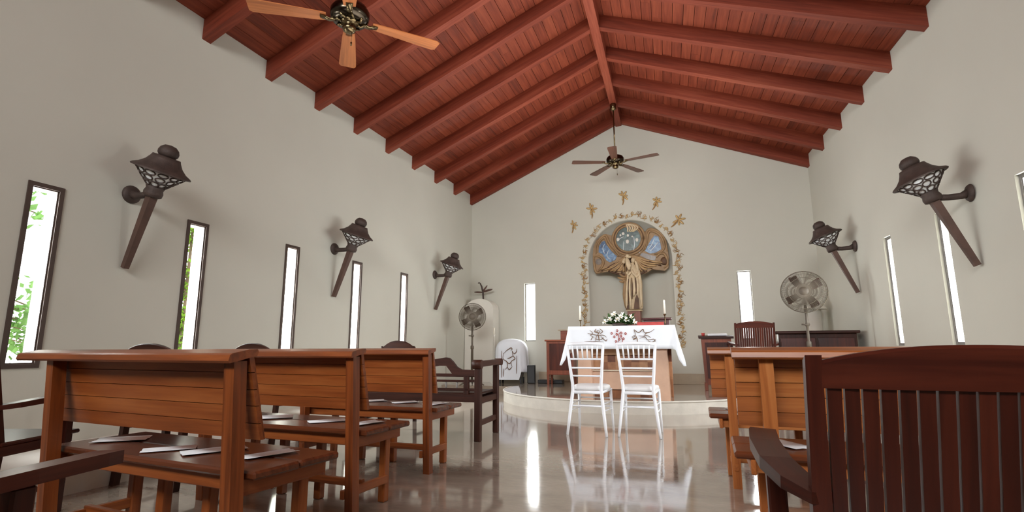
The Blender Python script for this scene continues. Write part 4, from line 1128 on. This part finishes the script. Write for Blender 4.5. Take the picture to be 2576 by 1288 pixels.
fb = thing('stage_box', 'low black box lying on the floor beside the loudspeaker', 'box', (-3.2, 10.3, .165), R_(4))
mb = MB(); mb.box((0, 0, .035), (.50, .2, .07), ch=.008); mb.build('case', M['black'], fb)
mb = MB(); mb.tube([(-.05, -.0, .068), (-.05, -.0, .09), (.05, 0, .09), (.05, 0, .068)], .008, 6); mb.build('handle', M['black'], fb)

# cabinet left of the altar
cb = thing('cabinet', 'reddish wooden cabinet on the platform left of the altar', 'cabinet', (-2.88, 9.98, .165), R_(4))
mb = MB(); mb.box((0, 0, .84), (.58, .40, .03), ch=.006); mb.build('cabinet_top', M['red_wood'], cb)
mb = MB(); mb.box((0, .01, .51), (.52, .36, .63)); mb.build('carcass', M['red_wood'], cb)
mb = MB(); mb.box((.01, -.175, .53), (.42, .014, .5)); mb.build('door', M['mahog'], cb)
for sx in (-1, 1):
    for sy in (-1, 1):
        mb = MB(); taper(mb, sx*.235-.018, sx*.235+.018, sx*.235-.025, sx*.235+.025, sy*.15-.02, sy*.15+.02, 0, .2); mb.build('leg', M['red_wood'], cb)
tb = thing('lectern_box', 'small wooden box with a pale top standing on the cabinet', 'box', (-2.74, 10.0, 1.02), R_(4))
mb = MB(); mb.box((0, 0, .085), (.26, .24, .17)); mb.build('box_body', M['red_wood'], tb)
mb = MB(); mb.box((-.01, 0, .183), (.34, .28, .025)); mb.build('box_lid', M['stone_base'], tb)

# red lectern cabinet right of the altar
lc = thing('lectern', 'reddish wooden lectern with a dark top right of the altar', 'lectern', (-.06, 9.5, .165), R_(3))
mb = MB(); mb.hexa([(-.27, -.2, .84), (.27, -.2, .84), (.27, .2, .87), (-.27, .2, .87), (-.27, -.2, .875), (.27, -.2, .875), (.27, .2, .905), (-.27, .2, .905)], 0); mb.build('lectern_top', M['walnut'], lc)
mb = MB(); mb.hexa([(-.20, -.15, .10), (.20, -.15, .10), (.20, .15, .10), (-.20, .15, .10), (-.23, -.17, .84), (.23, -.17, .84), (.23, .17, .86), (-.23, .17, .86)], 2); mb.build('carcass', M['red_wood'], lc)
mb = MB(); mb.box((-.19, -.13, .06), (.05, .05, .12)); mb.box((.19, -.13, .06), (.05, .05, .12)); mb.box((-.19, .13, .06), (.05, .05, .12)); mb.box((.19, .13, .06), (.05, .05, .12)); mb.build('feet', M['red_wood'], lc)
mb = MB(); mb.hexa([(-.16, -.166, .2), (.16, -.166, .2), (.16, -.15, .2), (-.16, -.15, .2), (-.18, -.182, .78), (.18, -.182, .78), (.18, -.17, .78), (-.18, -.17, .78)], 2); mb.build('front_panel', M['mahog'], lc)
wb = thing('open_book', 'white open book lying on the dark top of the lectern', 'book', (-.03, 9.5, 1.058), R_(3))
mb = MB(); mb.hexa([(-.15, -.11, .0), (.15, -.11, .0), (.15, .11, .016), (-.15, .11, .016), (-.15, -.11, .025), (.15, -.11, .025), (.15, .11, .042), (-.15, .11, .042)], 0); mb.build('pages', M['paper'], wb)
rc = thing('red_votive', 'small red glass votive at the end of the lectern', 'votive', (-.25, 9.48, 1.055), 0)
mb = MB(); mb.lathe([(.02, 0), (.026, .01), (.03, .045), (.026, .05)], 12); mb.build('glass_cup', M['red_cloth'], rc)
mb = MB(); mb.lathe([(.012, .05), (.012, .055), (0, .056)], 8); mb.build('wax_top', M['wax'], rc)

# dark sideboard and white font in the right corner
sb = thing('sideboard', 'dark wooden sideboard behind the right pews, at the foot of the pedestal fan', 'sideboard', (1.36, 9.15, 0), R_(-3))
mb = MB(); mb.box((0, 0, 1.085), (1.1, .46, .04), ch=.008); mb.build('sideboard_top', M['walnut'], sb)
mb = MB(); mb.box((0, .02, .55), (1.02, .38, 1.03)); mb.build('carcass', M['walnut'], sb)
for x in (-.25, .25):
    mb = MB(); mb.box((x, -.18, .55), (.46, .02, .9)); d = mb.build('door', M['mahog'], sb)
    mb = MB(); mb.lathe([(.008, 0), (.014, .012), (0, .02)], 10, Matrix.Translation((x*.2, -.19, .6)) @ Matrix.Rotation(PI/2, 4, 'X')); mb.build('knob', M['brass'], d)
ft = thing('plaster_pedestal', 'white round plaster pedestal with a flared cap in the right back corner', 'pedestal', (1.55, 10.4, 0), 0)
mb = MB(); mb.lathe([(.17, 0), (.17, .12), (.13, .16), (.125, 1.50)], 28); mb.build('shaft', M['white_plaster'], ft)
mb = MB(); mb.lathe([(.125, 1.50), (.21, 1.505), (.215, 1.525), (.16, 1.58), (.09, 1.68), (.05, 1.74), (0, 1.76)], 28); mb.build('cap', M['white_plaster'], ft)

# ------------------------------------------------------------------ hymn sheets on the seats
gp = 'white hymn sheets on the seats'
def sheet(x, y, z, w, d, rz, label):
    mb = MB(); n = 6; rows = []
    for i in range(n+1):
        u = i/n-.5; lift = .003+.003*abs(u)*2+.002*math.sin(i*2+x*9)
        rows.append([mb._v((u*w*.8, v*d*.72, lift), (0, 0, 0)) for v in (-.5, 0, .5)])
    for a, b in zip(rows[:-1], rows[1:]):
        for j in range(2): mb._f([a[j], a[j+1], b[j+1], b[j]], True)
    o = mb.build('hymn_sheet', M['paper'], None, (x, y, z), recalc=False); o.rotation_euler.z = rz
    o.modifiers.new('thick', 'SOLIDIFY').thickness = .0012
    tag(o, label, 'paper', gp)
SEAT = .4455
sheet(-1.74, 1.72, SEAT, .11, .30, R_(-18), 'white hymn sheet on the nearest left pew, at its aisle end')
sheet(-2.02, 1.70, SEAT, .13, .34, R_(-30), 'white hymn sheet on the nearest left pew, second from the aisle')
sheet(-2.24, 1.66, SEAT, .13, .28, R_(-42), 'crumpled white hymn sheet on the nearest left pew, third from the aisle')
sheet(-2.68, 1.74, SEAT, .16, .3, R_(-50), 'white hymn sheet on the nearest left pew, farthest from the aisle')
sheet(-1.92, 2.60, SEAT, .12, .30, R_(-12), 'white hymn sheet on the middle left pew, at its aisle end')
sheet(-2.20, 2.60, SEAT, .14, .30, R_(-40), 'white hymn sheet on the middle left pew, second from the aisle')
sheet(-2.62, 2.62, SEAT, .20, .28, R_(-48), 'white hymn sheet on the middle left pew, farthest from the aisle')
sheet(-2.07, 3.66, SEAT, .13, .28, R_(-10), 'white hymn sheet on the far left pew, at its aisle end')
sheet(-2.36, 3.68, SEAT, .16, .28, R_(-42), 'white hymn sheet on the far left pew, second from the aisle')
sheet(-2.66, 3.68, SEAT, .15, .28, R_(-40), 'white hymn sheet on the far left pew, farthest from the aisle')
sheet(.24, 2.68, SEAT, .13, .28, R_(35), 'white hymn sheet on the right pew ahead of the mahogany armchair')
sheet(.08, 4.0, SEAT, .13, .28, R_(15), 'white hymn sheet on the right pew nearer the altar')
sheet(-1.60, .66, .424, .26, .34, R_(10), 'white hymn sheet on the seat of the nearest left armchair')
sheet(-2.52, 4.98, .443, .4, .25, R_(6), 'white hymn sheet on the seat of the dark carved settee')

# ------------------------------------------------------------------ outside: leafy trees beyond the left windows
def tree(name, loc, h, spread, mat, label, nl, seed, bias=0, leafsize=.16, zmin=.3, nb=9):
    rnd = random.Random(seed)
    t = thing(name, label, 'tree', loc)
    mb = MB(); mb.tube([(0, 0, 0), (.03, .02, h*.4), (-.02, .03, h*.9)], [.06, .045, .02], 8)
    br = []
    for k in range(nb):
        a = rnd.uniform(0, 2*PI); z0 = zmin+(h-zmin)*rnd.random()*.9
        e = Vector((math.cos(a)*spread*rnd.uniform(.5, 1), bias+math.sin(a)*spread*rnd.uniform(.5, 1), z0+rnd.uniform(.0, .5)))
        br.append((Vector((0, 0, z0)), e)); mb.tube([(0, 0, z0), tuple((Vector((0, 0, z0))+e)/2+Vector((0, 0, .05))), tuple(e)], [.016, .011, .005], 5)
    mb.build('trunk', M['bark'], t)
    mb = MB()
    for k in range(nl):
        b = rnd.choice(br); u = rnd.uniform(.3, 1.05); p = b[0].lerp(b[1], u)+Vector((rnd.gauss(0, .09), rnd.gauss(0, .09), rnd.gauss(0, .09)))
        d = Vector((rnd.gauss(0, 1), rnd.gauss(0, 1), rnd.gauss(-.3, .6))).normalized(); s_ = d.cross(Vector((rnd.gauss(0, 1), rnd.gauss(0, 1), rnd.gauss(0, 1)))).normalized()
        l = leafsize*rnd.uniform(.6, 1.1)
        v = [mb._v(q, (0, 0, 0)) for q in (p, p+d*l*.45+s_*l*.26, p+d*l, p+d*l*.45-s_*l*.26)]
        mb._f(v)
    tag(mb.build('crown', mat, t, recalc=False), kind='stuff')
tree('garden_tree', (-7.4, 4.15, 0), 3.0, 0.30, M['leaf_out'], 'leafy green tree seen through the left window nearest the camera', 760, 5, bias=-.66, leafsize=.14, zmin=.6, nb=11)
tree('garden_shrub', (-6.75, 4.99, 0), 2.75, .16, M['leaf_lime'], 'dense lime green shrub seen through the second left window', 2600, 8, leafsize=.09, zmin=.1, nb=22)
mb = MB(); mb.box((-9, 4, -.14), (6.8, 30, .04))
tag(mb.build('ground', M['stone_base']), 'pale paved ground outside the left wall', 'ground', kind='structure')

# ------------------------------------------------------------------ light
w = bpy.data.worlds.new('World'); SC.world = w; w.use_nodes = True
nt = w.node_tree; bg = nt.nodes['Background']
sk = nt.nodes.new('ShaderNodeTexSky'); sk.sky_type = 'PREETHAM'; sk.turbidity = 6; sk.sun_direction = (-.5, -.5, .7)
mx = nt.nodes.new('ShaderNodeMixRGB'); mx.inputs[0].default_value = .9; mx.inputs[2].default_value = (1, 1, 1, 1)
nt.links.new(sk.outputs[0], mx.inputs[1]); nt.links.new(mx.outputs[0], bg.inputs['Color'])
bg.inputs['Strength'].default_value = 3.4
def area(name, loc, target, sx, sy, power, col=(1, 1, 1), spread=180):
    l = bpy.data.lights.new(name, 'AREA'); l.shape = 'RECTANGLE'; l.size = sx; l.size_y = sy; l.energy = power; l.color = col; l.spread = R_(spread)
    o = bpy.data.objects.new(name, l); COL.objects.link(o); o.location = loc
    d = Vector(target)-Vector(loc); o.rotation_euler = d.to_track_quat('-Z', 'Y').to_euler()
    return o
# added fills at rear opening, roof and altar wall; daylight at every slit window
area('rear_fill', (-.9, Y0-.3, 4.1), (-1.3, 9.5, 1.6), 5.0, 1.5, 150, (.97, .99, 1), 100)  # added fill lamp at the invented rear opening
area('roof_fill', (-1.45, 5.4, 1.9), (-1.45, 5.4, 5), 2.4, 8.0, 95, (1, .99, .96), 118)  # added fill lamp facing up to brighten the ceiling
area('altar_fill', (-1.6, 6.6, 3.4), (-1.65, 10.9, 2.1), 3.4, 1.2, 30, (1, .99, .97), 150)  # added soft fill lamp that brightens the altar wall
for i, (a, b) in enumerate(LWIN):
    y = (a+b)/2; area('window_daylight', (L(y)-.3, y-.05, 1.5), (L(y)+4, y+2.2, 1.4), .22, 1.5, (70, 80, 95, 110, 120)[i], (.95, .98, 1))
for i, (a, b) in enumerate(RWIN):
    y = (a+b)/2; area('window_daylight', (Rr(y)+.3, y-.05, 1.6), (Rr(y)-4, y+2.2, 1.45), .22, 1.5, (120, 118, 130, 100)[i], (.95, .98, 1))
for a, b, c, d in BW:
    area('window_daylight', ((a+b)/2, D+.35, 1.7), ((a+b)/2, D-4, 1.5), .3, 1.4, 50, (1, 1, 1))

# ------------------------------------------------------------------ camera
cam = bpy.data.cameras.new('camera'); co = bpy.data.objects.new('camera', cam); COL.objects.link(co)
f, pi, ro, ya = 1313.4, .1736, -.0036, .3732
fw = Vector((-math.sin(ya)*math.cos(pi), math.cos(ya)*math.cos(pi), math.sin(pi)))
rt = Vector((math.cos(ya), math.sin(ya), 0)); up = rt.cross(fw)
r2 = rt*math.cos(ro)+up*math.sin(ro); u2 = up*math.cos(ro)-rt*math.sin(ro)
co.matrix_world = Matrix(((r2.x, u2.x, -fw.x, 0), (r2.y, u2.y, -fw.y, 0), (r2.z, u2.z, -fw.z, .874), (0, 0, 0, 1)))
cam.sensor_fit = 'HORIZONTAL'; cam.sensor_width = 36; cam.lens = 36*f/2576; cam.clip_start = .02
SC.camera = co
SC.view_settings.view_transform = 'Standard'; SC.view_settings.look = 'None'
SC.view_settings.exposure = 0.16; SC.view_settings.gamma = 1.0
SC.cycles.use_denoising = True
SC.cycles.max_bounces = 10; SC.cycles.diffuse_bounces = 6; SC.cycles.transparent_max_bounces = 8
SC.cycles.caustics_reflective = False; SC.cycles.caustics_refractive = False
SC.cycles.sample_clamp_indirect = 6
